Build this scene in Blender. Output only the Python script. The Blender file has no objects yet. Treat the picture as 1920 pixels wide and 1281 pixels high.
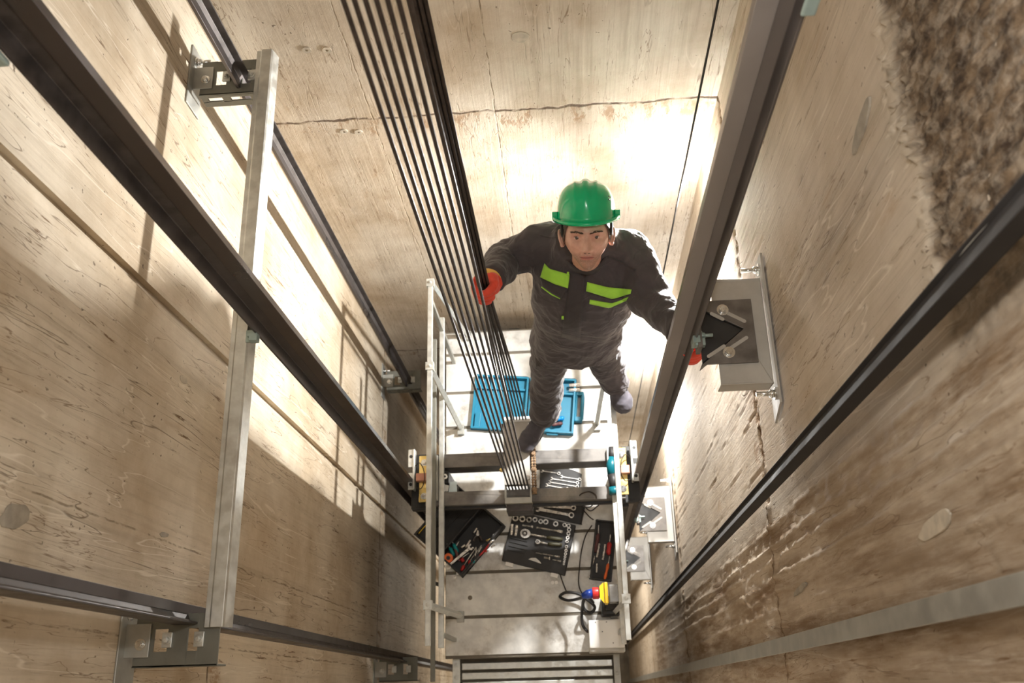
import bpy, bmesh, math, random
from mathutils import Vector, Matrix, noise
from mathutils.bvhtree import BVHTree
random.seed(7)
SC = bpy.context.scene; COL = SC.collection
# ---------------------------------------------------------------- camera
F, CX, CY = 1718.0, 960.0, 640.5
Vd = Vector((125, 659.5, F)).normalized()
Dd = Vector((-117, -4450., F)); Dd = (Dd - Vd * Dd.dot(Vd)).normalized()
Zc = -Vd; Yc = Dd; Xc = Yc.cross(Zc)              # world axes seen in camera space (right, down, forward)
def at(u, v, x=None, y=None, z=None):
    """the point of the plane x=, y= or z= that is seen at pixel (u, v)"""
    c = Vector((u - CX, v - CY, F)); d = Vector((Xc.dot(c), Yc.dot(c), Zc.dot(c)))
    t = x / d.x if x is not None else (y / d.y if y is not None else z / d.z)
    return d * t
cam = bpy.data.cameras.new('camera'); cam.sensor_width = 36; cam.lens = F / 1920 * 36; cam.clip_start = .02
co = bpy.data.objects.new('camera', cam); COL.objects.link(co); SC.camera = co
co.matrix_world = Matrix(((Xc.x, -Xc.y, -Xc.z), (Yc.x, -Yc.y, -Yc.z), (Zc.x, -Zc.y, -Zc.z))).to_4x4()
cam.dof.use_dof = True; cam.dof.focus_distance = 3.1; cam.dof.aperture_fstop = 4.5
# ---------------------------------------------------------------- view, world, lamps
SC.view_settings.view_transform = 'Standard'; SC.view_settings.look = 'None'
SC.view_settings.exposure = 0.0; SC.view_settings.gamma = 1; SC.view_settings.use_curve_mapping = False
W = bpy.data.worlds.new('shaft_air'); SC.world = W; W.use_nodes = True
W.node_tree.nodes['Background'].inputs[0].default_value = (.9, .8, .65, 1); W.node_tree.nodes['Background'].inputs[1].default_value = .02
def lamp(name, loc, power, size, color=(1, .985, .955), kind='POINT', target=None):
    l = bpy.data.lights.new(name, kind); l.energy = power; l.color = color
    if kind == 'AREA': l.shape = 'SQUARE'; l.size = size
    else: l.shadow_soft_size = size
    o = bpy.data.objects.new(name, l); COL.objects.link(o); o.location = loc
    if target: o.rotation_euler = (Vector(target) - Vector(loc)).to_track_quat('-Z', 'Y').to_euler()
    return o
L1 = (.628, 2.02, -3.60); L2 = (.60, 1.80, -5.95); L3 = (.22, .60, -.42)
lamp('work_lamp_light', L1, 26, .035)
fl = lamp('flood_light', (L1[0] - .02, L1[1] - .02, L1[2]), 345, .04, kind='SPOT', target=(-1.25, .25, -4.0)); fl.data.spot_size = math.radians(156); fl.data.spot_blend = .55
lamp('low_lamp_light', L2, 130, .05)
lamp('pit_fill', (-.25, 1.2, -9.3), 60, .1, (1, .93, .82))  # fill lamp added under the car to brighten the lower shaft walls
lamp('upper_lamp_light', L3, 42, .05)
lamp('overhead_light', (-.1, .5, .7), 9, .5, (1, .94, .86), 'AREA', (-.2, 1.2, -5))
# ---------------------------------------------------------------- nodes
class NT:
    def __init__(s, name):
        s.m = bpy.data.materials.new(name); s.m.use_nodes = True; s.t = s.m.node_tree; s.n = s.t.nodes
        s.b = s.n['Principled BSDF']; s.co = s.n.new('ShaderNodeTexCoord').outputs['Object']
    def set(s, sock, v):
        if isinstance(v, bpy.types.NodeSocket): s.t.links.new(v, sock)
        elif isinstance(v, tuple) and len(v) == 3 and sock.type == 'RGBA': sock.default_value = (*v, 1)
        else: sock.default_value = v
    def mapping(s, sc=(1, 1, 1), loc=(0, 0, 0), rot=(0, 0, 0), vec=None):
        n = s.n.new('ShaderNodeMapping'); s.t.links.new(vec or s.co, n.inputs[0])
        n.inputs['Scale'].default_value = sc; n.inputs['Location'].default_value = loc; n.inputs['Rotation'].default_value = rot
        return n.outputs[0]
    def noise(s, scale, detail=4, rough=.55, vec=None, dist=0):
        n = s.n.new('ShaderNodeTexNoise'); n.inputs['Scale'].default_value = scale; n.inputs['Detail'].default_value = detail
        n.inputs['Roughness'].default_value = rough; n.inputs['Distortion'].default_value = dist
        s.t.links.new(vec or s.co, n.inputs['Vector']); return n.outputs[0]
    def math(s, op, a, b=0., c=None, clamp=False):
        n = s.n.new('ShaderNodeMath'); n.operation = op; n.use_clamp = clamp; s.set(n.inputs[0], a); s.set(n.inputs[1], b)
        if c is not None: s.set(n.inputs[2], c)
        return n.outputs[0]
    def ramp(s, f, lo, hi, a=0., b=1.):
        n = s.n.new('ShaderNodeMapRange'); n.interpolation_type = 'SMOOTHSTEP'; s.set(n.inputs[0], f)
        for i, v in enumerate((lo, hi, a, b)): n.inputs[i + 1].default_value = v
        return n.outputs[0]
    def mix(s, f, a, b, mode='MIX'):
        n = s.n.new('ShaderNodeMix'); n.data_type = 'RGBA'; n.blend_type = mode; s.set(n.inputs[0], f); s.set(n.inputs[6], a); s.set(n.inputs[7], b)
        return n.outputs[2]
    def xyz(s):
        n = s.n.new('ShaderNodeSeparateXYZ'); s.t.links.new(s.co, n.inputs[0]); return n.outputs
    def bump(s, h, strength=.3, dist=.01):
        n = s.n.new('ShaderNodeBump'); n.inputs['Strength'].default_value = strength; n.inputs['Distance'].default_value = dist
        s.t.links.new(h, n.inputs['Height']); s.t.links.new(n.outputs[0], s.b.inputs['Normal'])
def mat(name, col, rough=.5, metal=0., var=.12, scale=12., bump=0., dirt=None, dirt_amt=.5, spec=.5, coat=0.):
    s = NT(name)
    v = s.noise(scale, 5)
    c = s.mix(s.ramp(v, .3, .7), tuple(x * (1 - var) for x in col), tuple(min(1, x * (1 + var)) for x in col))
    if dirt:
        d = s.ramp(s.noise(scale * .35, 8, .7), .5, .72, 0, dirt_amt); c = s.mix(d, c, dirt)
    s.set(s.b.inputs['Base Color'], c); s.b.inputs['Metallic'].default_value = metal
    s.set(s.b.inputs['Roughness'], s.ramp(v, .3, .7, max(.05, rough - .08), min(1, rough + .08)))
    s.b.inputs['Specular IOR Level'].default_value = spec
    if coat: s.b.inputs['Coat Weight'].default_value = coat; s.b.inputs['Coat Roughness'].default_value = .15
    if bump: s.bump(s.noise(scale * 6, 6), bump, .004)
    return s.m
def concrete(name, axis, light=(.66, .58, .46), dark=(.40, .315, .215), stain=.5, seams=(), lines=.5, gouge=.5):
    s = NT(name); X = s.xyz(); u = X[axis]; z = X[2]
    def st(su, sz): return s.mapping((su if axis == 0 else 1, su if axis == 1 else 1, sz))
    big = s.noise(1.5, 7, .6); mid = s.noise(7, 8, .65, dist=.4)
    c = s.mix(s.ramp(big, .35, .68), dark, light)
    c = s.mix(s.ramp(mid, .3, .75, .0, .35), c, tuple(x * 1.1 for x in light))
    streak = s.noise(1, 7, .65, st(26, 1.1)); c = s.mix(s.ramp(streak, .45, .75, 0, .42), c, tuple(x * .72 for x in dark))
    fine = s.noise(1, 6, .6, st(90, 2.2)); c = s.mix(s.ramp(fine, .5, .8, 0, .4), c, tuple(x * .8 for x in dark))
    # thin pale and dark run marks: contour lines of a stretched noise
    r1 = s.noise(1, 3, .5, st(7, .55), dist=.5); l1 = s.ramp(s.math('ABSOLUTE', s.math('SUBTRACT', r1, .5)), .0, .006, 1, 0)
    r2 = s.noise(1, 3, .5, st(11, .8), dist=.8); l2 = s.ramp(s.math('ABSOLUTE', s.math('SUBTRACT', r2, .46)), .0, .005, 1, 0)
    c = s.mix(s.math('MULTIPLY', l1, .55 * lines), c, (.85, .78, .66)); c = s.mix(s.math('MULTIPLY', l2, .85 * lines), c, (.16, .11, .07))
    r3 = s.noise(1, 4, .55, st(17, 1.3), dist=.6); l3 = s.ramp(s.math('ABSOLUTE', s.math('SUBTRACT', r3, .53)), .0, .007, 1, 0); l3 = s.math('MULTIPLY', l3, s.ramp(s.noise(1, 3, .5, st(3, 1.5)), .42, .58))
    c = s.mix(s.math('MULTIPLY', l3, .75), c, (.20, .125, .07))
    # gouges and pits
    patch = s.ramp(s.noise(2.6, 3), .50, .60, .12, 1)
    g = s.ramp(s.noise(1, 6, .7, st(52, 4)), .60, .67); g = s.math('MULTIPLY', g, s.math('MULTIPLY', patch, gouge * 1.4), clamp=True)
    p = s.ramp(s.noise(48, 2), .69, .73, 0, .85); p = s.math('MULTIPLY', p, s.ramp(s.noise(4, 2), .4, .6))
    c = s.mix(g, c, (.22, .14, .08)); c = s.mix(p, c, (.14, .10, .07))
    rust = s.ramp(s.noise(3.1, 5, .6, st(3, 1)), .60, .78, 0, stain); c = s.mix(rust, c, (.36, .22, .10))
    h = s.math('ADD', s.math('MULTIPLY', mid, .35), s.math('MULTIPLY', s.noise(40, 7, .7), .35)); h = s.math('SUBTRACT', h, s.math('MULTIPLY', g, 1.2))
    h = s.math('SUBTRACT', h, s.math('MULTIPLY', p, .8)); h = s.math('ADD', h, s.math('MULTIPLY', fine, .3)); h = s.math('SUBTRACT', h, s.math('MULTIPLY', l2, .5 * lines))
    # pour joints: a chipped dark line with a stained band under it
    for zj in (-3.23, -6.0, -8.8):
        zz = s.math('ADD', s.math('SUBTRACT', z, zj), s.ramp(s.noise(9, 5), 0, 1, -.02, .02))
        ln = s.ramp(s.math('ABSOLUTE', zz), .003, .011, 1, 0); ln = s.math('MULTIPLY', ln, s.ramp(s.noise(14, 3), .35, .55, .25, .95))
        band = s.math('MULTIPLY', s.ramp(s.math('ABSOLUTE', s.math('ADD', zz, .06)), .02, .10, 1, 0), s.ramp(s.noise(1, 6, .7, st(16, 7)), .48, .62, 0, .75))
        c = s.mix(band, c, (.30, .18, .09)); c = s.mix(ln, c, (.10, .065, .04)); h = s.math('SUBTRACT', h, s.math('ADD', ln, s.math('MULTIPLY', band, .5)))
    for us in seams:
        uu = s.math('ADD', s.math('SUBTRACT', u, us), s.ramp(s.noise(12, 6), 0, 1, -.006, .006))
        ln = s.ramp(s.math('ABSOLUTE', uu), .001, .004, 1, 0); ln = s.math('MULTIPLY', ln, s.ramp(s.noise(18, 2), .4, .6, .05, .7))
        c = s.mix(ln, c, (.2, .14, .08)); h = s.math('SUBTRACT', h, ln)
    if name.startswith('weathered'):
        at_ = s.n.new('ShaderNodeAttribute'); at_.attribute_name = 'crust'; q = s.n.new('ShaderNodeSeparateColor'); s.t.links.new(at_.outputs['Color'], q.inputs[0])
        c = s.mix(s.math('MULTIPLY', q.outputs[0], s.ramp(s.noise(24, 5, .7), .3, .6, .55, 1)), c, s.mix(s.ramp(s.noise(1, 6, .7, st(40, 18)), .35, .65), (.035, .020, .011), (.17, .115, .068)))
        c = s.mix(s.math('MULTIPLY', q.outputs[1], s.ramp(s.noise(1, 6, .7, st(22, 2.5)), .35, .65, .25, 1)), c, (.185, .112, .055)); c = s.mix(s.math('MULTIPLY', q.outputs[2], .7), c, (.52, .43, .32))
    s.set(s.b.inputs['Base Color'], c); s.b.inputs['Roughness'].default_value = .82; s.b.inputs['Specular IOR Level'].default_value = .35
    s.bump(h, .32 if name.startswith('weath') else .5, .010); return s.m
M = {}
M['wl'] = concrete('board_marked_concrete', 1, (.68, .60, .48), (.44, .345, .235), .35, (.18, .47), .8, 1.0)
M['wb'] = concrete('smooth_stained_concrete', 0, (.66, .595, .50), (.42, .33, .23), .4, (-.755, -.235), .35, .5)
M['wr'] = concrete('weathered_concrete', 1, (.60, .52, .42), (.43, .345, .25), .45, (), .7, .8)
M['pit'] = mat('dark_pit_concrete', (.2, .17, .13), .9, 0, .3, 4)
M['rail'] = mat('drawn_rail_steel', (.12, .105, .10), .42, .6, .12, 6, .03)
M['raildark'] = mat('oily_dark_steel', (.075, .065, .062), .42, .6, .3, 20, .05)
M['railhead'] = mat('machined_rail_head', (.11, .098, .098), .34, .85, .08, 6)
M['headgrey'] = mat('grey_rail_head', (.30, .275, .265), .42, .6, .08, 5)
M['galv'] = mat('galvanised_steel', (.62, .63, .60), .42, .75, .12, 26, .04, (.42, .38, .32), .4)
M['galvdull'] = mat('dull_grey_zinc', (.40, .40, .37), .5, .6, .15, 14, .04)
M['brk'] = mat('olive_grey_painted_steel', (.17, .17, .145), .5, .35, .12, 14)
M['shelf'] = mat('warm_grey_primed_steel', (.47, .45, .41), .5, .25, .08, 9, .03, (.30, .26, .21), .35)
M['plate'] = mat('mill_scale_plate', (.17, .155, .14), .42, .5, .2, 20, .05)
M['bolt'] = mat('zinc_bolt', (.82, .84, .84), .22, 1, .06, 30)
M['teal'] = mat('pale_green_zinc', (.33, .42, .40), .4, .5, .1, 20)
M['rope'] = mat('greasy_wire_rope', (.035, .024, .018), .45, .3, .4, 60)
M['roof'] = mat('dusty_zinc_roof_sheet', (.68, .675, .65), .5, .2, .15, 13, .05, (.27, .235, .19), .85)
M['groove'] = mat('roof_groove', (.16, .14, .11), .8, 0, .2, 12)
M['beam'] = mat('grimy_beam_steel', (.155, .145, .135), .5, .35, .35, 9, .06, (.36, .33, .28), .6)
M['trunk'] = mat('matt_black_trunking', (.032, .029, .028), .75, 0, .2, 8, spec=.2)
M['black'] = mat('black_paint', (.018, .017, .016), .45, 0, .3, 10)
M['gold'] = mat('yellow_passivated_zinc', (.85, .66, .26), .3, .85, .1, 9, 0, (.75, .45, .45), .8)
M['copper'] = mat('copper_brown', (.45, .22, .16), .4, .6, .2, 12)
M['white'] = mat('white_powder_coat', (.85, .84, .81), .35, 0, .03, 8)
M['rust'] = mat('rusty_thread', (.30, .20, .12), .7, .4, .5, 60)
# ---------------------------------------------------------------- mesh helpers
def bolts(name, m, parent, pts, ax, r=.012, h=.009, extra=None):
    for p in pts:
        q = MB().bolt(p, ax, r, h)
        if extra: q.cyl(Vector(p), Vector(p) + Vector(ax) * extra, r * .55)
        q.obj(name, m, parent)
def boxes(name, m, parent, L, bev=0.):
    return [MB().box(*b).obj(name, m, parent, bev) for b in L]
class MB:
    def __init__(s): s.b = bmesh.new()
    def add(s, vs, fs, smooth=False):
        v = [s.b.verts.new(p) for p in vs]
        for f in fs:
            try: q = s.b.faces.new([v[i] for i in f]); q.smooth = smooth
            except ValueError: pass
        return s
    def box(s, x0, x1, y0, y1, z0, z1, mx=None):
        vs = [Vector((x, y, z)) for x in (x0, x1) for y in (y0, y1) for z in (z0, z1)]
        if mx is not None: vs = [mx @ v for v in vs]
        return s.add(vs, [(0, 1, 3, 2), (4, 6, 7, 5), (0, 4, 5, 1), (2, 3, 7, 6), (0, 2, 6, 4), (1, 5, 7, 3)])
    def prism(s, pts, d, mx=None, o=Vector()):
        """closed outline pts (3-D, planar) pushed along d"""
        n = len(pts); a = [Vector(p) + o for p in pts]; vs = a + [p + Vector(d) for p in a]
        if mx is not None: vs = [mx @ v for v in vs]
        return s.add(vs, [tuple(range(n))[::-1], tuple(range(n, 2 * n))] + [(i, (i + 1) % n, n + (i + 1) % n, n + i) for i in range(n)])
    def tube(s, pts, r, seg=10, cap=True, smooth=True, rs=None, flat=1.):
        pts = [Vector(p) for p in pts]; n = len(pts); vs = []
        t0 = (pts[1] - pts[0]).normalized(); up = Vector((0, 0, 1)) if abs(t0.z) < .9 else Vector((0, 1, 0)); a = t0.cross(up).normalized()
        for i, p in enumerate(pts):
            t = (pts[min(i + 1, n - 1)] - pts[max(i - 1, 0)]).normalized(); a = (a - t * a.dot(t)).normalized(); b = t.cross(a)
            rr = rs[i] if rs else r
            vs += [p + a * (rr * math.cos(k * 2 * math.pi / seg)) + b * (rr * flat * math.sin(k * 2 * math.pi / seg)) for k in range(seg)]
        fs = [(i * seg + k, i * seg + (k + 1) % seg, (i + 1) * seg + (k + 1) % seg, (i + 1) * seg + k) for i in range(n - 1) for k in range(seg)]
        s.add(vs, fs, smooth)
        if cap:
            s.add(vs[:seg], [tuple(range(seg))[::-1]]); s.add(vs[-seg:], [tuple(range(seg))])
        return s
    def cyl(s, a, b, r, seg=14, r2=None): return s.tube([a, b], r, seg, rs=[r, r if r2 is None else r2])
    def ring(s, c, ax, r0, r1, h, seg=16):
        """a socket / washer: ring of inner r0, outer r1, height h along ax"""
        c = Vector(c); ax = Vector(ax).normalized(); a = ax.orthogonal().normalized(); b = ax.cross(a); vs = []
        for rr, t in ((r0, 0), (r1, 0), (r1, h), (r0, h)):
            vs += [c + ax * t + (a * math.cos(k * 2 * math.pi / seg) + b * math.sin(k * 2 * math.pi / seg)) * rr for k in range(seg)]
        return s.add(vs, [(j * seg + k, j * seg + (k + 1) % seg, ((j + 1) % 4) * seg + (k + 1) % seg, ((j + 1) % 4) * seg + k) for j in range(4) for k in range(seg)])
    def ball(s, c, r, mx=None, u=16, v=10):
        c = Vector(c); r = (r, r, r) if not hasattr(r, '__len__') else r; vs = []
        for i in range(v + 1):
            for k in range(u):
                th = math.pi * i / v; p = Vector((r[0] * math.sin(th) * math.cos(2 * math.pi * k / u), r[1] * math.sin(th) * math.sin(2 * math.pi * k / u), r[2] * math.cos(th)))
                vs.append(c + (mx @ p if mx is not None else p))
        s.add(vs, [(i * u + k, (i + 1) * u + k, (i + 1) * u + (k + 1) % u, i * u + (k + 1) % u) for i in range(v) for k in range(u)], True); return s
    def bolt(s, c, ax, r=.012, h=.009, washer=True):
        c = Vector(c); ax = Vector(ax).normalized()
        if washer: s.cyl(c, c + ax * .003, r * 1.45, 18)
        s.cyl(c + ax * .003, c + ax * (h + .003), r, 6); s.cyl(c + ax * (h + .003), c + ax * (h + .005), r * .8, 6, r * .7)
        return s
    def obj(s, name, m, parent=None, bevel=0., weld=True):
        if weld: bmesh.ops.remove_doubles(s.b, verts=s.b.verts, dist=1e-5)
        bmesh.ops.recalc_face_normals(s.b, faces=s.b.faces)
        me = bpy.data.meshes.new(name); s.b.to_mesh(me); s.b.free()
        o = bpy.data.objects.new(name, me); COL.objects.link(o); me.materials.append(M[m] if isinstance(m, str) else m)
        if parent:
            o.parent = parent; o.matrix_parent_inverse = parent_world(parent).inverted()
        if bevel:
            b = o.modifiers.new('bevel', 'BEVEL'); b.width = bevel; b.segments = 2; b.limit_method = 'ANGLE'; b.angle_limit = .6
        return o
def parent_world(o):
    m = o.matrix_basis.copy()
    return parent_world(o.parent) @ o.matrix_parent_inverse @ m if o.parent else m
def tag(o, label, cat, group=None, kind=None):
    o['label'] = label; o['category'] = cat
    if group: o['group'] = group
    if kind: o['kind'] = kind
    return o
def thing(name, label, cat, loc=(0, 0, 0), rot=(0, 0, 0), group=None):
    o = bpy.data.objects.new(name, None); COL.objects.link(o); o.location = loc; o.rotation_euler = rot; o.empty_display_size = .05
    return tag(o, label, cat, group)
def lab(o, l): o['label'] = l; return o
def struct(mb, name, m): o = mb.obj(name, m); o['kind'] = 'structure'; return o
def dup(o, parent=None):
    c = o.copy(); COL.objects.link(c)
    if parent: c.parent = parent; c.matrix_parent_inverse = o.matrix_parent_inverse.copy()
    for ch in list(o.children): dup(ch, c)
    return c
# ---------------------------------------------------------------- the shaft
XL, XR, YB, YF, ZT, ZP = -1.254, .69, 2.29, -.45, 1.3, -13.
def sheet(name, m, a, b, n, thick):
    """a wall slab whose inner face runs from corner a to corner b, 'thick' away from the shaft"""
    return struct(MB().box(min(a[0], b[0]), max(a[0], b[0]), min(a[1], b[1]), max(a[1], b[1]), min(a[2], b[2]), max(a[2], b[2])), name, m)
T = .25
# left wall: slabs with a shallow upright groove between them
gy = 1.185
mb = MB()
for y0, y1 in ((YF, gy - .018), (gy + .018, YB + T)): mb.box(XL - T, XL, y0, y1, ZP, ZT)
mb.box(XL - T, XL - .022, gy - .018, gy + .018, ZP, ZT); struct(mb, 'wall_left', 'wl')
sheet('wall_back', 'wb', (XL, YB, ZP), (XR, YB + T, ZT), 0, T)
sheet('wall_front', 'wb', (XL - T, YF - T, ZP), (XR + T, YF, ZT), 0, T)
sheet('ceiling', 'wb', (XL - T, YF - T, ZT), (XR + T, YB + T, ZT + T), 0, T)
sheet('floor', 'pit', (XL - T, YF - T, ZP - T), (XR + T, YB + T, ZP), 0, T)
def relief(y, z):
    """how far the right wall stands proud of its plane, and three marks: crust, leak stain, pale lime"""
    d = .0015 * noise.fractal(Vector((0, y * 3, z * 2)), .8, 2.2, 3); crust = lime = 0.
    edge = max(-1.56 - z, y - 1.36) + .06 * noise.noise(Vector((3, y * 5, z * 5))) + .05 * noise.noise(Vector((3, y * 18, z * 14)))
    k = 1 / (1 + math.exp(max(-30, min(30, edge / .010)))) * (1 / (1 + math.exp(max(-30, min(30, (.55 - y) / .04)))))
    if k > .01:
        f = noise.fractal(Vector((9, y * 46, z * 15)), .7, 2.1, 5); g = noise.fractal(Vector((4, y * 95, z * 34)), .8, 2., 3)
        d += k * (-.012 + .009 * f + .004 * g); crust = k
    band = math.exp(-(edge / .05) ** 2) * (1 if y > .6 else 0); lump = noise.fractal(Vector((7, y * 62, z * 70)), .7, 2.1, 4) - .22
    if lump > 0 and band > .05: d += band * lump * .05; lime = min(1, band * lump * 5)
    wet = max(0, min(1, (.56 - y) / .05)); stain = wet * (.72 + .7 * noise.noise(Vector((1, y * 11, z * 1.2))))
    for yc, w, a in ((.405, .008, .013), (.345, .010, .018), (.455, .006, .010), (.245, .008, .010), (.30, .005, .006), (.52, .005, .006)):
        q = y - yc - .016 * noise.noise(Vector((yc * 9, 0, z * 1.4))) - .005 * noise.noise(Vector((yc, 5, z * 9)))
        if abs(q) < .05:
            e = math.exp(-(q / w) ** 2) * max(0, .45 + .9 * noise.noise(Vector((yc * 7, 1, z * 3)))); d += e * a + e * .006 * noise.noise(Vector((0, y * 90, z * 60))); lime = max(lime, e * .55)
    if wet > .02: d += wet * .003 * noise.fractal(Vector((2, y * 40, z * 14)), .8, 2., 4)
    for k_ in range(16):
        yc = .68 + k_ * .075 + .03 * math.sin(k_ * 5.); q = y - yc - .025 * noise.noise(Vector((k_, 2, z * 1.7))) - .004 * noise.noise(Vector((k_, 4, z * 14)))
        if abs(q) < .03: e = max(0, .15 + noise.noise(Vector((k_, 8, z * 2.2)))); d -= math.exp(-(q / .0035) ** 2) * .006 * e; d += math.exp(-((q - .007) / .004) ** 2) * .003 * e
    for zj in (-3.23, -6.0):
        q = z - zj + .01 * noise.noise(Vector((2, y * 14, 1)))
        if abs(q) < .2:
            e = math.exp(-(q / .022) ** 2); d += e * (.012 * noise.fractal(Vector((5, y * 30, z * 30)), .8, 2, 3) + (.010 if y < .6 else -.004)); stain = max(stain, e * .8)
    return d, crust, max(0, min(1, stain)), lime
ys = [i * .009 for i in range(int(2.29 / .009) + 1)] + [2.30]; zs = [-.25 - i * .0095 for i in range(150)]; zs += [zs[-1] - (i + 1) * .013 for i in range(215)]
zs += [zs[-1] - .05 * i for i in range(1, 80)]
rel = [relief(y, z) for z in zs for y in ys]; vs = [(XR - r[0], y, z) for r, (z, y) in zip(rel, [(z, y) for z in zs for y in ys])]; ny = len(ys)
mb = MB(); mb.add(vs, [(i * ny + j, i * ny + j + 1, (i + 1) * ny + j + 1, (i + 1) * ny + j) for i in range(len(zs) - 1) for j in range(ny - 1)], True)
mb.b.verts.ensure_lookup_table(); z1 = zs[-1]
for a in ((XR + .02, XR + T, YF, YB + T, ZP, ZT), (XR, XR + .03, YF, YB, ZP, z1), (XR, XR + .03, YF, YB, zs[0], ZT), (XR, XR + .03, YF, 0, z1, zs[0])): mb.box(*a)
wr_ = mb.b.copy(); me = bpy.data.meshes.new('wall_right'); bmesh.ops.recalc_face_normals(wr_, faces=wr_.faces); wr_.to_mesh(me); wr_.free(); mb.b.free()
me.materials.append(M['wr']); ca = me.color_attributes.new('crust', 'FLOAT_COLOR', 'POINT')
buf = [0.] * (4 * len(me.vertices))
for i, r in enumerate(rel): buf[4 * i:4 * i + 4] = (r[1], r[2], r[3], 1)
ca.data.foreach_set('color', buf)
wr = bpy.data.objects.new('wall_right', me); COL.objects.link(wr); wr['kind'] = 'structure'
# ---------------------------------------------------------------- guide rails (T section), all upright
def rail(label, cx, cy, dx, dy, fw, depth, head, z0, z1, name='guide_rail', m='raildark', group=None):
    """flange centre (cx, cy), blade pointing (dx, dy)"""
    t = thing(name, label, 'rail', (cx, cy, z0), group=group); s = Vector((-dy, dx, 0)); d = Vector((dx, dy, 0)); c = Vector((cx, cy, 0))
    def P(a, b): return c + d * a + s * b
    h = fw / 2
    pr = [P(0, -h), P(.006, -h), P(.013, -.012), P(depth * .5, -.0055), P(depth * .5, .0055), P(.013, .012), P(.006, h), P(0, h)]
    MB().prism([p + Vector((0, 0, z0)) for p in pr], (0, 0, z1 - z0)).obj('flange', m, t, .0015)
    pr = [P(depth * .5, -head / 2), P(depth, -head / 2), P(depth, head / 2), P(depth * .5, head / 2)]
    MB().prism([p + Vector((0, 0, z0)) for p in pr], (0, 0, z1 - z0)).obj('machined_blade', 'headgrey' if m == 'rail' else 'railhead', t, .001)
    return t
rC = rail('dark steel T-shaped guide rail on the right, gripped by the red glove', .437, 1.103, -1, 0, .086, .080, .022, ZP, ZT, m='rail')
rA = rail('broad black T-shaped guide rail crossing the upper left, in front of the galvanised strut', -.938, 1.103, 1, 0, .10, .090, .020, ZP, ZT)
rB = rail('thin dark guide rail in the far left corner beside the back wall', -1.085, 2.062, 0, -1, .066, .062, .012, ZP, ZT)
rE = rail('dark guide rail low on the left, behind the bottom end of the strut', -1.085, .205, 0, 1, .07, .055, .012, ZP, ZT)
# ---------------------------------------------------------------- strut and its wall brackets
def strut(z, label):
    t = thing('support_strut', label, 'strut', (-1.0, .165, z), group=None)
    # hat-shaped galvanised profile running front to back
    x = -.955; pr = [(-1.026, 0), (-1.026, .012), (-1.012, .012), (-1.006, .020), (-.972, .020), (-.968, .012), (-.960, -.03), (-.964, -.03), (-.973, .010), (-1.004, .014), (-1.010, .006), (-1.022, .006), (-1.022, 0)]
    MB().prism([(a, .195, z + b) for a, b in pr], (0, 1.95, 0)).obj('profile', 'galv', t, .001)
    c = MB(); c.box(-.975, -.945, 1.035, 1.075, z + .016, z + .022); c.box(-.955, -.93, 1.03, 1.055, z + .022, z + .05); c.bolt((-.963, 1.055, z + .02), (0, 0, 1), .007)
    c.obj('rail_clip', 'teal', t, .001); return t
def wall_cleat(mb, y0, y1, z, x=XL, w=.006):
    mb.box(x, x + w, y0, y1, z - .09, z + .012)
def cw_bracket(yc, z, label, far):
    """perforated channel from the left wall out to the strut, for a counterweight rail"""
    t = thing('rail_bracket', label, 'bracket', (XL, yc, z), group=None); s = 1 if far else -1
    m = MB(); y0, y1 = yc - .07, yc + .07
    # top web with two square holes
    m.box(XL + .03, -1.17, y0, y1, z - .006, z); m.box(-1.13, -1.075, y0, y1, z - .006, z); m.box(-1.045, -.985, y0, y1, z - .006, z)
    for a, b in ((-1.17, -1.13), (-1.075, -1.045)): m.box(a, b, y0, yc - .03, z - .006, z); m.box(a, b, yc + .03, y1, z - .006, z)
    # front flange with slots
    m.box(XL + .03, -.985, y0, y0 + .005, z - .02, z); m.box(XL + .03, -.985, y0, y0 + .005, z - .07, z - .04)
    for a, b in ((XL + .03, -1.2), (-1.15, -1.12), (-1.05, -.985)): m.box(a, b, y0, y0 + .005, z - .045, z - .018)
    m.obj('channel', 'brk', t, .001)
    m = MB(); m.box(XL, XL + .006, yc - .12, yc + .12, z - .07, z + .04); m.box(XL, XL + .075, yc - .045, yc + .045, z, z + .006); m.obj('wall_cleat', 'galvdull', t, .002)
    bolts('anchor_bolt', 'bolt', t, [(XL + .006, yc + .075, z - .005)], (1, 0, 0), .014, .012, .05)
    m = MB(); m.bolt((XL + .05, yc - .01, z + .006), (0, 0, 1), .011); m.obj('bolt', 'bolt', t)
    for dx in (-.045, .045):
        m = MB(); m.box(-1.085 + dx - .014, -1.085 + dx + .014, yc - .02, yc + .02, z, z + .008); m.bolt((-1.085 + dx, yc, z + .008), (0, 0, 1), .009); m.obj('rail_clip', 'galv', t, .001)
    return t
cw_bracket(2.05, -2.60, 'olive grey slotted bracket at the top of the strut by the back wall', True)
cw_bracket(.165, -2.60, 'grey bracket with bolts under the bottom end of the strut', False)
cw_bracket(2.05, -5.95, 'dark bracket deep in the far left corner, level with the car roof', True)
cw_bracket(.165, -5.95, 'dark bracket at the bottom edge left of the car', False)
strut(-2.60, 'long galvanised strut running down the left wall behind the black rail')
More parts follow.
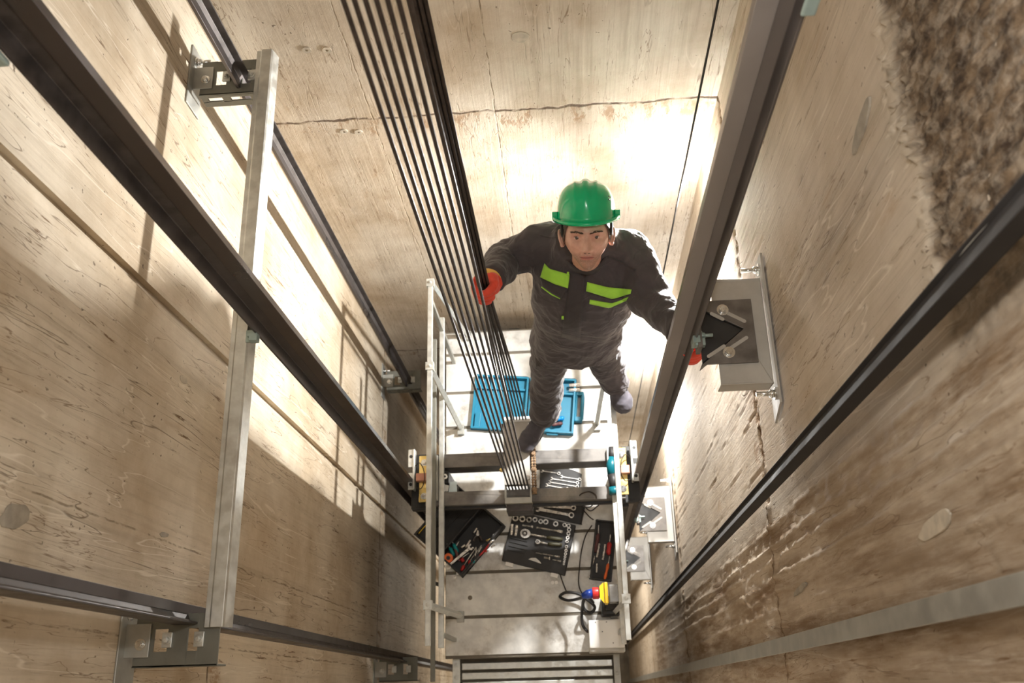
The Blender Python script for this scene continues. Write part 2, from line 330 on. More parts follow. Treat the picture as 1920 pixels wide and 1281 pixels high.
# ---------------------------------------------------------------- right wall brackets
def slot(m, c, d, L, w, z, t=.0015):
    d = Vector(d).normalized(); n = Vector((-d.y, d.x, 0)); c = Vector(c); pts = []
    for k in range(7): a = -math.pi / 2 + math.pi * k / 6; pts.append(c + d * (L / 2 + w * math.cos(a)) + n * (w * math.sin(a)))
    for k in range(7): a = math.pi / 2 + math.pi * k / 6; pts.append(c + d * (-L / 2 + w * math.cos(a)) + n * (w * math.sin(a)))
    m.prism([Vector((p.x, p.y, z)) for p in pts], (0, 0, t))
def car_bracket(z, label):
    t = thing('rail_bracket', label, 'bracket', (XR, 1.1, z), group=None)
    m = MB(); m.box(.505, .672, .915, 1.285, z - .006, z); m.box(.505, .672, .915, .921, z - .075, z); m.box(.505, .672, 1.279, 1.285, z - .075, z); m.obj('shelf', 'shelf', t, .004)
    m = MB(); m.box(.676, .684, .84, 1.365, z - .075, z + .03); m.prism([(.684, .84, z - .075), (.684, .84, z + .03), (.684, .80, z - .075)], (-.008, 0, 0)); m.obj('wall_plate', 'shelf', t, .001)
    bolts('anchor_bolt', 'bolt', t, [(.676, .885, z - .02), (.676, 1.325, z - .02)], (-1, 0, 0), .014, .014, .06)
    # gusset: a steel sheet with a notch, standing web folded down behind the rail
    zt = z + .001; m = MB()
    x0, x1, y0, y1, xm, ym = .452, .632, .985, 1.208, .597, 1.103
    m.prism([(x0, y0, zt), (x1, y0, zt), (x1, ym, zt), (xm, ym, zt)], (0, 0, .008)); m.prism([(xm, ym, zt), (x1, ym, zt), (x1, y1, zt), (x0, y1, zt), (x0, y1 - .02, zt)], (0, 0, .008))
    g = m.obj('slotted_plate', 'plate', t, .001)
    for c_, d_, l_ in (((.572, 1.147), -.62, .07), ((.572, 1.052), .62, .07), ((.500, 1.028), .62, .062), ((.515, 1.150), -.62, .04)):
        m = MB(); slot(m, (*c_, 0), (1, d_, 0), l_, .006, zt + .0078); m.obj('slot', 'shelf', g)
    m = MB(); m.prism([(x0, y0 + .004, z + .002), (xm, ym, z + .002), (xm, ym, z - .07), (x0, y0 + .004, z - .07)], (0, .003, 0)); m.prism([(x0, y1 - .024, z + .002), (xm, ym, z + .002), (xm, ym, z - .07), (x0, y1 - .024, z - .07)], (0, -.003, 0))
    m.prism([(x0, y0, z + .001), (xm, ym, z + .001), (x0, y1 - .02, z + .001)], (0, 0, .001)); m.obj('web_and_notch_shade', 'black', t)  # thin black triangle closes the notch, standing for the shade in it
    bolts('bolt', 'bolt', t, [(.535, 1.172, zt + .008), (.540, 1.022, zt + .008)], (0, 0, 1), .0135, .012)
    m = MB(); m.box(.4375, .452, 1.03, 1.175, z - .02, z + .055); m.obj('rail_foot', 'plate', t, .001)
    m = MB(); m.box(.43, .462, 1.038, 1.062, z + .02, z + .05); m.box(.422, .445, 1.045, 1.068, z + .0, z + .06); m.cyl((.452, 1.075, z + .035), (.49, 1.075, z + .035), .006); m.bolt((.452, 1.075, z + .035), (1, 0, 0), .011); m.obj('rail_clip', 'teal', t, .001)
    return t
car_bracket(-2.846, 'large grey steel bracket with notched plate and two bolts beside the red glove')
car_bracket(-6.14, 'smaller-looking grey bracket on the right wall just below the car roof')
car_bracket(-8.30, 'pale bracket deepest on the right wall, beside the yellow stop switch')
# fishplates near the camera on the two car rails
m = MB(); m.box(.424, .450, 1.048, 1.056, -1.27, -1.17); tag(m.obj('rail_clip', 'teal', None, .004), 'pale green clip on the right guide rail at the top edge', 'clip')
m = MB(); m.box(-.962, -.935, 1.04, 1.052, -1.255, -1.14); tag(m.obj('rail_clip', 'teal', None, .004), 'pale green clip on the black left guide rail at the left edge', 'clip')
# ---------------------------------------------------------------- trunking and strip on the right wall
t = thing('cable_trunk', 'black cable trunk with a thin silver cable running down the right wall', 'trunk', (.625, .59, ZP))
m = MB(); m.prism([(.604, .574, ZP), (.634, .566, ZP), (.652, .588, ZP), (.626, .620, ZP)], (0, 0, ZT - ZP)); m.obj('cover', 'trunk', t, .002)
m = MB(); m.prism([(.616, .624, ZP), (.622, .630, ZP), (.672, .600, ZP), (.660, .592, ZP)], (0, 0, ZT - ZP)); m.obj('backing_angle', 'trunk', t, .002)
pts = [(.6245 - .0015 * math.sin(z * 9) - .001 * math.sin(z * 23), .6215 + .0015 * math.sin(z * 7 + 1), z) for z in [ZT - .02 - i * .06 for i in range(150)]]
lab(MB().tube(pts, .0011, 6).obj('cable', 'galv', t), 'thin silver cable')
m = MB(); m.box(.652, .660, .103, .150, ZP + .01, ZT - .01); tag(m.obj('steel_strip', 'galvdull', None, .001), 'flat grey steel strip on the right wall at the bottom right', 'strip')
# thin governor rope at the back right
MB().tube([(.548, 2.05, ZP), (.548, 2.05, ZT)], .0042, 8).obj('governor_rope', 'black'); tag(bpy.data.objects['governor_rope'], 'single thin upright cable near the bright back right corner', 'cable')
# ---------------------------------------------------------------- hoist ropes
def ropes(xs, y, dy, z0, lab_, grp):
    src = None
    for i, x in enumerate(xs):
        if src is None:
            src = MB().tube([(0, 0, z0), (0, 0, ZT)], .0047, 10).obj('hoist_rope', 'rope'); o = src
        else: o = src.copy(); COL.objects.link(o)
        o.location = (x, y + dy * i, 0); tag(o, ['Leftmost of', 'Second from the left in', 'Third from the left in', 'Middle one of', 'Third from the right in', 'Second from the right in', 'Rightmost of'][i] + ' ' + lab_, 'rope', grp)
ropes([-.325 + i * .0176 for i in range(7)], 1.05, 0, -4.97, 'the near row of ropes in the black hitch box', 'near row of hoist ropes')
for i in range(7):
    zg = -3.13; bx_, by_ = -.298 + .0062 * i, 1.42 + (.006 if i % 2 else -.006)
    o = MB().tube([(-.318 + i * .0165, 1.42, -4.9), (-.316 + i * .0145, 1.42, -4.2), (bx_, by_, zg - .12), (bx_, by_, zg + .05), (bx_, by_, ZT)], .0047, 10).obj('hoist_rope', 'rope')
    tag(o, ['outermost on the left of', 'second from the left in', 'third from the left in', 'in the middle of', 'third from the right in', 'second from the right in', 'outermost on the right of'][i].capitalize() + ' the far row of ropes held in the orange glove', 'rope', 'far row of hoist ropes')
# ---------------------------------------------------------------- marks left in the concrete
def blob(parent, name, m, c, ax, ra, rb, th, rot=0., seed=1):
    """an irregular thin patch on a wall; ax 0 = side walls (lies in y-z), 1 = back wall (lies in x-z)"""
    pts = []; c = Vector(c)
    for k in range(26):
        a = 2 * math.pi * k / 26; r = 1 + .22 * noise.noise(Vector((math.cos(a) * 1.6, math.sin(a) * 1.6, seed))); p, q = ra * r * math.cos(a), rb * r * math.sin(a)
        p, q = p * math.cos(rot) - q * math.sin(rot), p * math.sin(rot) + q * math.cos(rot); pts.append(c + (Vector((0, p, q)) if ax == 0 else Vector((p, 0, q))))
    return MB().prism(pts, (th, 0, 0) if ax == 0 else (0, th, 0)).obj(name, m, parent, .001)
M['mortar'] = mat('grey_mortar', (.33, .29, .23), .85, 0, .2, 20, .2); M['mortarl'] = mat('pale_mortar', (.50, .44, .35), .85, 0, .2, 20, .2)
WL, WB_, WR_ = (bpy.data.objects[n] for n in ('wall_left', 'wall_back', 'wall_right'))
blob(WL, 'mortar_patch', 'mortar', at(28, 968, x=XL), 0, .028, .055, .002, .3, 2)
blob(WL, 'mortar_patch', 'mortar', at(307, 1003, x=XL), 0, .008, .03, .002, .1, 3); blob(WL, 'mortar_patch', 'mortarl', at(344, 712, x=XL), 0, .014, .03, .002, .1, 4)
blob(WB_, 'mortar_patch', 'mortarl', at(975, 70, y=YB), 1, .035, .03, -.002, .2, 5)
blob(WR_, 'mortar_patch', 'mortar', at(1618, 235, x=XR), 0, .022, .075, -.006, -.25, 6)
blob(WR_, 'mortar_patch', 'mortarl', at(1757, 985, x=XR), 0, .018, .09, -.005, -.1, 7); blob(WR_, 'mortar_patch', 'mortar', at(1502, 1105, x=XR), 0, .010, .09, -.005, -.1, 8)
for u, v in ((575, 93), (613, 93), (645, 246), (672, 247)):
    c = at(u, v, y=YB); MB().ring(c, (0, -1, 0), .006, .017, .004, 18).obj('tie_hole', 'mortarl', WB_)
m = MB(); c = at(965, 619, y=YB); m.box(c.x - .035, c.x + .035, YB - .04, YB - .001, c.z - .03, c.z + .03); tag(m.obj('wall_anchor', 'black', None, .002), 'small black anchor block on the back wall above the car roof', 'anchor')
# ---------------------------------------------------------------- the lift car
ZR = -5.45; ZB = -4.90
car = thing('lift_car', 'lift car seen from above with zinc roof, crossbeams and guard rails', 'lift car', (-.25, 1.2, ZR))
m = MB(); m.box(-.745, .262, .20, 2.19, ZR - .06, ZR - .008); m.obj('roof_frame', 'groove', car)
sy = [.206, .423, .673, .89, 1.10, 1.31, 1.55, 1.776, 2.03, 2.188]
for a, b in zip(sy, sy[1:]): MB().box(-.742, .258, a + .009, b - .009, ZR - .008, ZR).obj('roof_panel', 'roof', car, .002)
boxes('cabin_wall', 'beam', car, [(-.742, -.722, .25, 2.13, -7.7, ZR - .06), (.235, .255, .25, 2.13, -7.7, ZR - .06), (-.742, .255, .22, .25, -7.7, ZR - .06), (-.742, .255, 2.13, 2.15, -7.7, ZR - .06)])
# door header: ribbed tracks
m = MB(); m.box(-.70, .235, -.12, .20, -5.72, -5.60); m.obj('door_header', 'groove', car)
for k in range(6): y = .178 - k * .052; MB().box(-.665, .20, y - .038, y, -5.60, -5.565 - .004 * k).obj('header_rib', 'galv', car, .004)
m = MB(); m.box(-.715, -.672, -.12, .205, -5.60, -5.545); m.bolt((-.694, .165, -5.545), (0, 0, 1), .009); m.bolt((-.694, .10, -5.545), (0, 0, 1), .009); m.bolt((-.694, .03, -5.545), (0, 0, 1), .009); m.obj('header_upright', 'galv', car, .002)
m = MB(); m.box(.205, .24, -.12, .205, -5.57, -5.50); m.bolt((.222, .10, -5.50), (0, 0, 1), .009); m.obj('header_upright', 'galvdull', car, .002)
# crossbeams
def cbeam(y0, y1, x0, x1, z1=ZB, h=.15):
    m = MB(); m.box(x0, x1, y0, y1, z1 - .008, z1); m.box(x0, x1, y0, y0 + .006, z1 - h, z1); m.box(x0, x1, y1 - .006, y1, z1 - h, z1); m.box(x0, x1, y0, y1, z1 - h, z1 - h + .006)
    return m.obj('crosshead_beam', 'beam', car, .002)
cbeam(1.172, 1.246, -.745, .262); cbeam(.965, 1.036, -.78, .30)
m = MB(); m.box(-.87, -.78, .965, 1.27, -5.06, -4.98); m.box(-.80, -.748, .94, 1.26, -5.6, -5.0); m.obj('sling_frame', 'black', car, .002)
m = MB(); m.box(.30, .385, .965, 1.27, -5.06, -4.98); m.box(.264, .32, .94, 1.26, -5.6, -5.0); m.obj('sling_frame', 'black', car, .002)
MB().box(-.86, .375, .952, .966, -4.99, -4.955).obj('sling_edge', 'black', car, .002)
# guide shoes left and right
def shoe(s, xo, lb):
    def X(a): return xo + s * a
    def bx(m, a, b, *r): m.box(min(X(a), X(b)), max(X(a), X(b)), *r)
    m = MB(); bx(m, -.052, .028, .983, 1.24, ZB + .005, ZB + .013); bx(m, -.052, -.046, .985, 1.238, ZB + .013, ZB + .045); m.obj('gold_plate', 'gold', car, .003)
    m = MB(); bx(m, -.078, -.052, .985, 1.235, ZB - .02, ZB + .03); m.obj('shoe_block', 'galvdull', car, .003)
    bolts('bolt', 'bolt', car, [(X(.0), 1.015, ZB + .013), (X(.0), 1.20, ZB + .013)], (0, 0, 1), .0125, .012)
    m = MB()
    for a, b in ((1.052, 1.145), (1.175, 1.275)):
        bx(m, .050, .088, a, b, ZB + .01, ZB + .022)
    bx(m, .050, .062, 1.052, 1.275, ZB - .03, ZB + .03); m.obj('shoe_bracket', 'galv', car, .003)
    for y in (1.08, 1.235): MB().cyl((X(.072), y, ZB + .0225), (X(.072), y, ZB + .024), .009, 14).obj('bracket_hole', 'black', car)
    m = MB(); bx(m, -.035, .04, 1.09, 1.135, ZB + .013, ZB + .05); m.obj('roller_mount', 'copper', car, .004)
    pts = [(X(.045), 1.18, ZB + .03), (X(.02), 1.19, ZB + .055), (X(-.005), 1.15, ZB + .07), (X(-.01), 1.09, ZB + .065), (X(.01), 1.05, ZB + .05), (X(.04), 1.06, ZB + .03)]
    MB().tube(smoothp(pts), .0025, 6).obj('lead', 'rope', car)
def smoothp(pts, n=6):
    """Catmull-Rom through pts"""
    P = [Vector(p) for p in pts]; P = [P[0] * 2 - P[1]] + P + [P[-1] * 2 - P[-2]]; out = []
    for i in range(1, len(P) - 2):
        for k in range(n):
            t = k / n; a, b, c, d = P[i - 1:i + 3]
            out.append(.5 * ((2 * b) + (c - a) * t + (2 * a - 5 * b + 4 * c - d) * t * t + (3 * b - a - 3 * c + d) * t ** 3))
    return out + [P[-2]]
shoe(-1, -.785, 'left'); shoe(1, .29, 'right')
# rope hitch
m = MB(); m.box(-.345, -.205, 1.052, 1.40, ZB + .0, ZB + .045); m.obj('hitch_plate', 'shelf', car, .002)
m = MB(); m.box(-.345, -.20, .955, .985, ZB - .16, ZB + .03); m.box(-.345, -.335, .985, 1.05, ZB - .16, ZB + .03); m.box(-.21, -.20, .985, 1.05, ZB - .16, ZB + .03); m.obj('hitch_box', 'galvdull', car, .002)
m = MB(); m.box(-.335, -.21, .985, 1.052, ZB - .15, ZB - .12); m.obj('hitch_opening_shade', 'black', car)  # black slab that stands for the shade inside the open box
m = MB(); m.box(-.34, -.20, .918, .955, ZB - .15, ZB + .0); m.obj('hitch_apron', 'raildark', car, .002)
m = MB(); m.box(-.34, -.195, 1.405, 1.435, ZB - .02, ZB + .03); m.obj('anchor_bar', 'white', car, .002)
m = MB(); m.box(-.36, -.19, 1.375, 1.405, ZB - .1, ZB + .01); m.obj('anchor_block', 'black', car, .003)
for x in (-.192, -.178):
    m = MB(); z = ZB + .03; m.cyl((x, 1.0, z), (x, 1.36, z), .005, 8)
    for k in range(24): m.cyl((x, 1.0 + k * .015, z), (x, 1.006 + k * .015, z), .0075, 8)
    m.obj('threaded_rod', 'rust', car)
bolts('rod_nut', 'rust', car, [(-.185, y, ZB + .035) for y in (1.02, 1.13, 1.22)], (0, 0, 1), .011, .014)
m = MB(); m.tube([(-.218 + .012 * math.cos(a), 1.085 + .012 * math.sin(a), ZB + .052) for a in [i * .45 for i in range(15)]], .0015, 6); m.obj('wire_ring', 'rust', car)
m = MB(); m.ball((-.36, 1.14, ZB + .02), (.014, .012, .012)); m.cyl((-.37, 1.14, ZB + .02), (-.34, 1.14, ZB + .02), .006); m.obj('brass_fitting', 'gold', car)
# left device between the beams with its paper tag
m = MB(); m.box(-.70, -.655, 1.09, 1.16, ZR, ZB - .02); m.cyl((-.672, 1.12, ZB - .02), (-.672, 1.12, ZB), .012); m.obj('switch_block', 'black', car, .003)
m = MB(); m.ring((-.672, 1.12, ZB), (0, 0, 1), .006, .014, .008); m.obj('switch_collar', 'bolt', car)
# guard rails
ZT1, ZT2 = -4.45, -4.90
def bar(a, b, w, m='galv', name='guard_rail'):
    a = Vector(a); b = Vector(b); d = (b - a); mx = Matrix.Translation(a) @ d.to_track_quat('Y', 'Z').to_matrix().to_4x4()
    return MB().box(-w / 2, w / 2, 0, d.length, -w / 2, w / 2, mx).obj(name, m, car, .002)
bar((-.69, .222, ZT1), (-.69, 2.09, ZT1), .026); bar((-.69, .232, ZT2), (-.69, 2.06, ZT2), .028)
bar((.241, .222, ZT1), (.241, 2.00, ZT1), .026); bar((.241, .225, ZT2), (.241, 2.00, ZT2), .026)
bar((-.722, .07, -4.83), (-.722, 1.9, -4.83), .022, 'brk', 'dark_guard_rail')
bar((-.69, 2.09, ZT1), (-.60, 2.155, ZR), .022, 'galv', 'rail_brace'); bar((-.69, 1.60, ZT1 - .0), (-.647, 1.54, ZR), .026, 'galv', 'rail_brace')
bar((-.69, .405, ZT1), (-.655, .431, ZR), .026, 'galv', 'rail_brace'); bar((.241, .40, ZT1), (.22, .42, ZR), .024, 'galvdull', 'rail_brace'); bar((.241, 1.62, ZT1), (.189, 1.53, ZR), .026, 'galv', 'rail_brace')
for x, y in ((-.69, 1.60), (-.69, .405), (-.69, 2.075), (.241, .405), (.241, 1.62)): m = MB(); m.box(x - .021, x + .021, y - .022, y + .022, ZT1 - .018, ZT1 + .018); m.bolt((x, y, ZT1 + .018), (0, 0, 1), .007, .006); m.obj('rail_clamp', 'galv', car, .002)
for x, y in ((-.647, 1.53), (-.655, .425), (-.60, 2.15), (.22, .42), (.189, 1.52)): m = MB(); m.box(x - .02, x + .02, y - .03, y + .03, ZR, ZR + .035); m.bolt((x, y + .005, ZR + .035), (0, 0, 1), .008); m.obj('brace_foot', 'galvdull', car, .003)
for x, n in ((-.69, 0), (.241, 1)):
    for y in (.30, 1.98): bar((x, y, ZR), (x, y, ZT2 if y < 1 else ZT1), .022, 'galvdull', 'rail_post')
bar((-.80, .86, -5.12), (-.80, .60, -5.2), .02, 'black', 'frame_hook'); bar((-.80, .60, -5.2), (-.74, .58, -5.2), .02, 'black', 'frame_hook')
# white control box and what stands beside it
m = MB(); m.box(.072, .262, .225, .372, ZR, -5.26); m.obj('control_box', 'white', car, .004)
m = MB(); m.box(.070, .264, .205, .226, ZR, -5.27); m.obj('box_edge', 'shelf', car, .003)
for x, y in ((.11, .36), (.17, .36), (.145, .31), (.20, .25)): MB().cyl((x, y, -5.26), (x, y, -5.258), .003, 8).obj('screw', 'black', car)
m = MB(); m.box(.15, .25, .40, .50, ZR, -5.28); m.box(.17, .23, .42, .48, -5.28, -5.2); m.obj('junction_block', 'black', car, .006)
for x in (-.12, -.098): MB().cyl((x, .60, ZR), (x, .60, ZR + .004), .010).obj('grommet', 'white', car)
m = MB(); m.cyl((-.60, .53, ZR), (-.60, .53, ZR + .001), .013); m.obj('roof_plug', 'groove', car)
# ---------------------------------------------------------------- the worker
M['skin'] = None
def skin_mat():
    s = NT('stubbled_skin'); X = s.xyz(); n = s.noise(60, 4)
    c = s.mix(s.ramp(n, .3, .7), (.60, .33, .25), (.68, .40, .31))  # plain skin tone, varied at random
    # stubble around the mouth and jaw, redder nose and cheeks, in head space
    jaw = s.math('MULTIPLY', s.ramp(X[2], -.038, -.062, 0, 1), s.ramp(X[1], .0, .05, 0, 1)); c = s.mix(s.math('MULTIPLY', jaw, s.ramp(s.noise(420, 2), .3, .7, .3, .75)), c, (.20, .11, .07))
    lip = s.math('MULTIPLY', s.ramp(s.math('ABSOLUTE', s.math('ADD', X[2], .0605)), .004, .0085, 1, 0), s.ramp(s.math('ABSOLUTE', X[0]), .016, .025, 1, 0)); lip = s.math('MULTIPLY', lip, s.ramp(X[1], .05, .07, 0, 1))
    c = s.mix(s.math('MULTIPLY', lip, .8), c, (.50, .17, .14))
    ml = s.math('MULTIPLY', s.ramp(s.math('ABSOLUTE', s.math('ADD', X[2], .0605)), .0006, .0020, 1, 0), s.ramp(s.math('ABSOLUTE', X[0]), .019, .026, 1, 0)); ml = s.math('MULTIPLY', ml, s.ramp(X[1], .05, .07, 0, 1)); c = s.mix(s.math('MULTIPLY', ml, .8), c, (.12, .03, .025))  # dark crease between the lips, painted into the skin colour
    ns = s.math('MULTIPLY', s.ramp(s.math('ABSOLUTE', s.math('SUBTRACT', s.math('ABSOLUTE', X[0]), .0065)), .002, .0045, 1, 0), s.ramp(s.math('ABSOLUTE', s.math('ADD', X[2], .0445)), .001, .003, 1, 0)); ns = s.math('MULTIPLY', ns, s.ramp(X[1], .07, .09, 0, 1)); c = s.mix(s.math('MULTIPLY', ns, .8), c, (.08, .03, .02))  # nostril shade painted as dark spots in the skin colour
    s.set(s.b.inputs['Base Color'], c); s.b.inputs['Roughness'].default_value = .45; s.b.inputs['Subsurface Weight'].default_value = .04
    s.b.inputs['Subsurface Radius'].default_value = (.012, .004, .002); s.bump(s.noise(180, 3), .12, .001); return s.m
M['skin'] = skin_mat()
def cloth_mat(name, col, folds=1.):
    s = NT(name); n = s.noise(9, 5); c = s.mix(s.ramp(n, .3, .7), tuple(x * .86 for x in col), tuple(x * 1.12 for x in col))
    s.set(s.b.inputs['Base Color'], c); s.b.inputs['Roughness'].default_value = .78; s.b.inputs['Sheen Weight'].default_value = .15
    w = s.noise(4.5, 2, .5, dist=1.0); r = s.math('ABSOLUTE', s.math('SUBTRACT', w, .5)); fold = s.ramp(r, 0, .10, 1, 0)
    w2 = s.noise(10, 2, .5, dist=.8); r2 = s.ramp(s.math('ABSOLUTE', s.math('SUBTRACT', w2, .48)), 0, .08, .5, 0)
    s.bump(s.math('ADD', s.math('ADD', fold, r2), s.math('MULTIPLY', s.noise(500, 2), .06)), .30 * folds, .012); return s.m
M['cloth'] = cloth_mat('charcoal_work_cloth', (.052, .043, .048)); M['cloth2'] = cloth_mat('darker_charcoal_cloth', (.036, .030, .033), .5)
M['lime'] = cloth_mat('lime_reflective_cloth', (.36, .72, .06), .4)
M['helmet'] = mat('green_helmet_plastic', (.0, .46, .19), .22, 0, .02, 4, coat=.3)
M['glove'] = cloth_mat('red_rubber_glove', (.74, .07, .035), .35); M['cuff'] = cloth_mat('yellow_knit_cuff', (.85, .50, .10), .4)
M['hair'] = mat('short_brown_hair', (.07, .04, .022), .6, 0, .3, 200)
M['eye'] = mat('eye_white', (.80, .76, .73), .15, 0, .02, 5); M['iris'] = mat('grey_brown_iris', (.07, .045, .03), .1, 0, .1, 5)
M['shoe'] = cloth_mat('dark_grey_boot', (.060, .055, .068), .4); M['shoe_alias'] = M['shoe']; M['sole'] = mat('black_rubber_sole', (.03, .03, .032), .7)  # second boot key points at the same material
HP = at(1100, 442, z=-3.02)
person = thing('person', 'person in green helmet and charcoal overalls with lime chest stripes, looking up', 'person', (.05, 1.5, -4.85))
def remesh(o, vox, sm=4, folds=0., size=.07):
    r = o.modifiers.new('join', 'REMESH'); r.mode = 'VOXEL'; r.voxel_size = vox; r.use_smooth_shade = True
    s = o.modifiers.new('soften', 'SMOOTH'); s.iterations = sm; s.factor = .6
    if folds:
        for sz, k in ((size, 1.), (size * .45, .28)):
            t = bpy.data.textures.new('fold', 'CLOUDS'); t.noise_scale = sz; t.noise_depth = 2
            d = o.modifiers.new('folds', 'DISPLACE'); d.texture = t; d.strength = folds * k; d.mid_level = .5; d.texture_coords = 'LOCAL'
def bake(o):
    """turn the modified mesh into a plain one and return its BVH"""
    dg = bpy.context.evaluated_depsgraph_get(); e = o.evaluated_get(dg); me = bpy.data.meshes.new_from_object(e); me.name = o.name
    o.modifiers.clear(); o.data = me
    for p in me.polygons: p.use_smooth = True
    return BVHTree.FromPolygons([v.co[:] for v in me.vertices], [p.vertices[:] for p in me.polygons])
J = dict(neck=at(1098, 478, z=-3.20), shl=at(1020, 462, z=-3.30), shr=at(1182, 482, z=-3.30), ell=at(950, 487, z=-3.36), elr=at(1224, 566, z=-3.30),
         wrl=at(920, 524, z=-3.17), wrr=Vector((.415, 1.27, -3.17)), chest=at(1095, 540, z=-3.40), belly=at(1088, 596, z=-3.68), pelvis=at(1082, 634, z=-3.90),
         hipl=at(1033, 640, z=-3.98), hipr=at(1126, 638, z=-3.98), knl=at(1026, 712, z=-4.40), knr=at(1138, 684, z=-4.20), anl=at(1022, 780, z=-4.76), anr=at(1158, 728, z=-4.385))
def ell_loft(m, rings, seg=28):
    """rings: (centre, rx, ry, tilt) horizontal-ish ellipses"""
    vs = []
    for c, rx, ry, tl in rings:
        for k in range(seg):
            a = 2 * math.pi * k / seg; ca, sa = math.cos(a), math.sin(a)
            ex = math.copysign(abs(ca) ** .85, ca); ey = math.copysign(abs(sa) ** .85, sa)
            vs.append(c + Vector((rx * ex, ry * ey, -ry * ey * tl)))
    n = len(rings)
    m.add(vs, [(i * seg + k, i * seg + (k + 1) % seg, (i + 1) * seg + (k + 1) % seg, (i + 1) * seg + k) for i in range(n - 1) for k in range(seg)] + [tuple(range(seg))[::-1], tuple(range((n - 1) * seg, n * seg))], True)
# --- jacket
m = MB(); t = .25
c0 = J['neck'] + Vector((0, .01, .0))
ell_loft(m, [(J['pelvis'] + Vector((-.005, 0, -.03)), .212, .150, .1), (J['pelvis'] + Vector((0, 0, .05)), .200, .145, .1), (J['belly'] + Vector((0, .01, 0)), .195, .145, .15), (J['chest'].lerp(J['belly'], .5), .205, .15, .2),
             (J['chest'] + Vector((0, .03, 0)), .215, .155, t), (J['chest'].lerp(J['neck'], .55) + Vector((0, .04, 0)), .205, .13, t), (J['neck'] + Vector((0, .045, -.045)), .14, .10, t), (J['neck'] + Vector((0, .06, .015)), .135, .085, t), (J['neck'] + Vector((0, .075, .065)), .118, .06, t)])
def limb(m, pts, rs, n=5):
    P = smoothp(pts, n); R = []
    for i in range(len(P)):
        f = i / n; k = min(int(f), len(rs) - 2); R.append(rs[k] + (rs[k + 1] - rs[k]) * (f - k))
    m.tube(P, 0, 20, rs=R)
mid = lambda a, b, t=.5: J[a].lerp(J[b], t)
inL = J['shl'].lerp(J['neck'], .45) + Vector((0, .03, -.03)); inR = J['shr'].lerp(J['neck'], .45) + Vector((0, .03, -.03))
limb(m, [inL, J['shl'], mid('shl', 'ell'), J['ell'], mid('ell', 'wrl'), J['wrl']], [.105, .100, .085, .078, .066, .056])
limb(m, [inR, J['shr'], mid('shr', 'elr'), J['elr'], mid('elr', 'wrr'), J['wrr'], J['wrr'].lerp(Vector((.442, 1.165, -3.09)), .55)], [.105, .100, .086, .080, .068, .060, .052])
jacket = m.obj('jacket', 'cloth', person); remesh(jacket, .0085, 5, .034, .11); JB = bake(jacket)
def cast(u, v, bvh, off=.0):
    c = Vector((u - CX, v - CY, F)); d = Vector((Xc.dot(c), Yc.dot(c), Zc.dot(c))).normalized(); h = bvh.ray_cast(Vector((0, 0, 0)), d)
    return (h[0] - d * off, h[1]) if h[0] is not None else (None, None)
def patch(name, top, bot, m, bvh, parent, nu=14, nv=5, off=.004, thick=.003):
    """a strip of cloth sewn on a garment; top and bottom edges given where they are seen"""
    def along(P, t):
        L = [(Vector(b) - Vector(a)).length for a, b in zip(P, P[1:])]; s = t * sum(L)
        for a, b, l in zip(P, P[1:], L):
            if s <= l + 1e-6: return Vector(a).lerp(Vector(b), s / l)
            s -= l
        return Vector(P[-1])
    grid = []; last = None
    for j in range(nv + 1):
        for i in range(nu + 1):
            p = along(top, i / nu).lerp(along(bot, i / nu), j / nv); h, n = cast(p.x, p.y, bvh, off)
            if h is None: h = last
            last = h; grid.append(h)
    if any(g is None for g in grid): return None
    q = MB(); w = nu + 1; q.add(grid, [(j * w + i, (j + 1) * w + i, (j + 1) * w + i + 1, j * w + i + 1) for j in range(nv) for i in range(nu)], True)
    o = q.obj(name, m, parent, weld=False); s = o.modifiers.new('thickness', 'SOLIDIFY'); s.thickness = thick; s.offset = 0; return o
lab(patch('reflective_stripe', [(1021, 494), (1030, 504), (1068, 515)], [(1013, 520), (1040, 533), (1066, 541)], 'lime', JB, jacket), 'lime green stripe')
lab(patch('reflective_stripe', [(1101, 529), (1140, 539), (1184, 543)], [(1099, 546), (1148, 561), (1182, 551)], 'lime', JB, jacket), 'lime green stripe')
lab(patch('reflective_stripe', [(1106, 562), (1147, 569), (1178, 557)], [(1105, 570), (1142, 578), (1174, 564)], 'lime', JB, jacket, nv=3), 'thin lime green stripe')
lab(patch('piping', [(1015, 537), (1034, 551), (1050, 559)], [(1015, 539), (1034, 553), (1050, 561)], 'lime', JB, jacket, nv=1), 'lime green piping')
patch('pocket_flap', [(1013, 521), (1040, 534), (1066, 542)], [(1016, 536), (1034, 550), (1052, 560)], 'cloth2', JB, jacket); patch('pocket_flap', [(1099, 547), (1148, 562), (1180, 553)], [(1106, 561), (1147, 568), (1172, 560)], 'cloth2', JB, jacket)
patch('placket', [(1069, 512), (1098, 514)], [(1052, 632), (1088, 640)], 'cloth2', JB, jacket, nu=5, nv=16, off=.005)
for p in ((1065, 510), (1055, 593)): patch('zip_tab', [(p[0] - 2, p[1]), (p[0] + 2, p[1])], [(p[0] - 2, p[1] + 6), (p[0] + 2, p[1] + 6)], 'lime', JB, jacket, 2, 2, .009)
patch('shoulder_seam', [(1140, 480), (1165, 490), (1192, 505)], [(1139, 483), (1164, 493), (1191, 508)], 'cloth2', JB, jacket, nv=1); patch('shoulder_seam', [(1012, 440), (1030, 443), (1052, 443)], [(1012, 443), (1030, 446), (1052, 446)], 'cloth2', JB, jacket, nv=1)
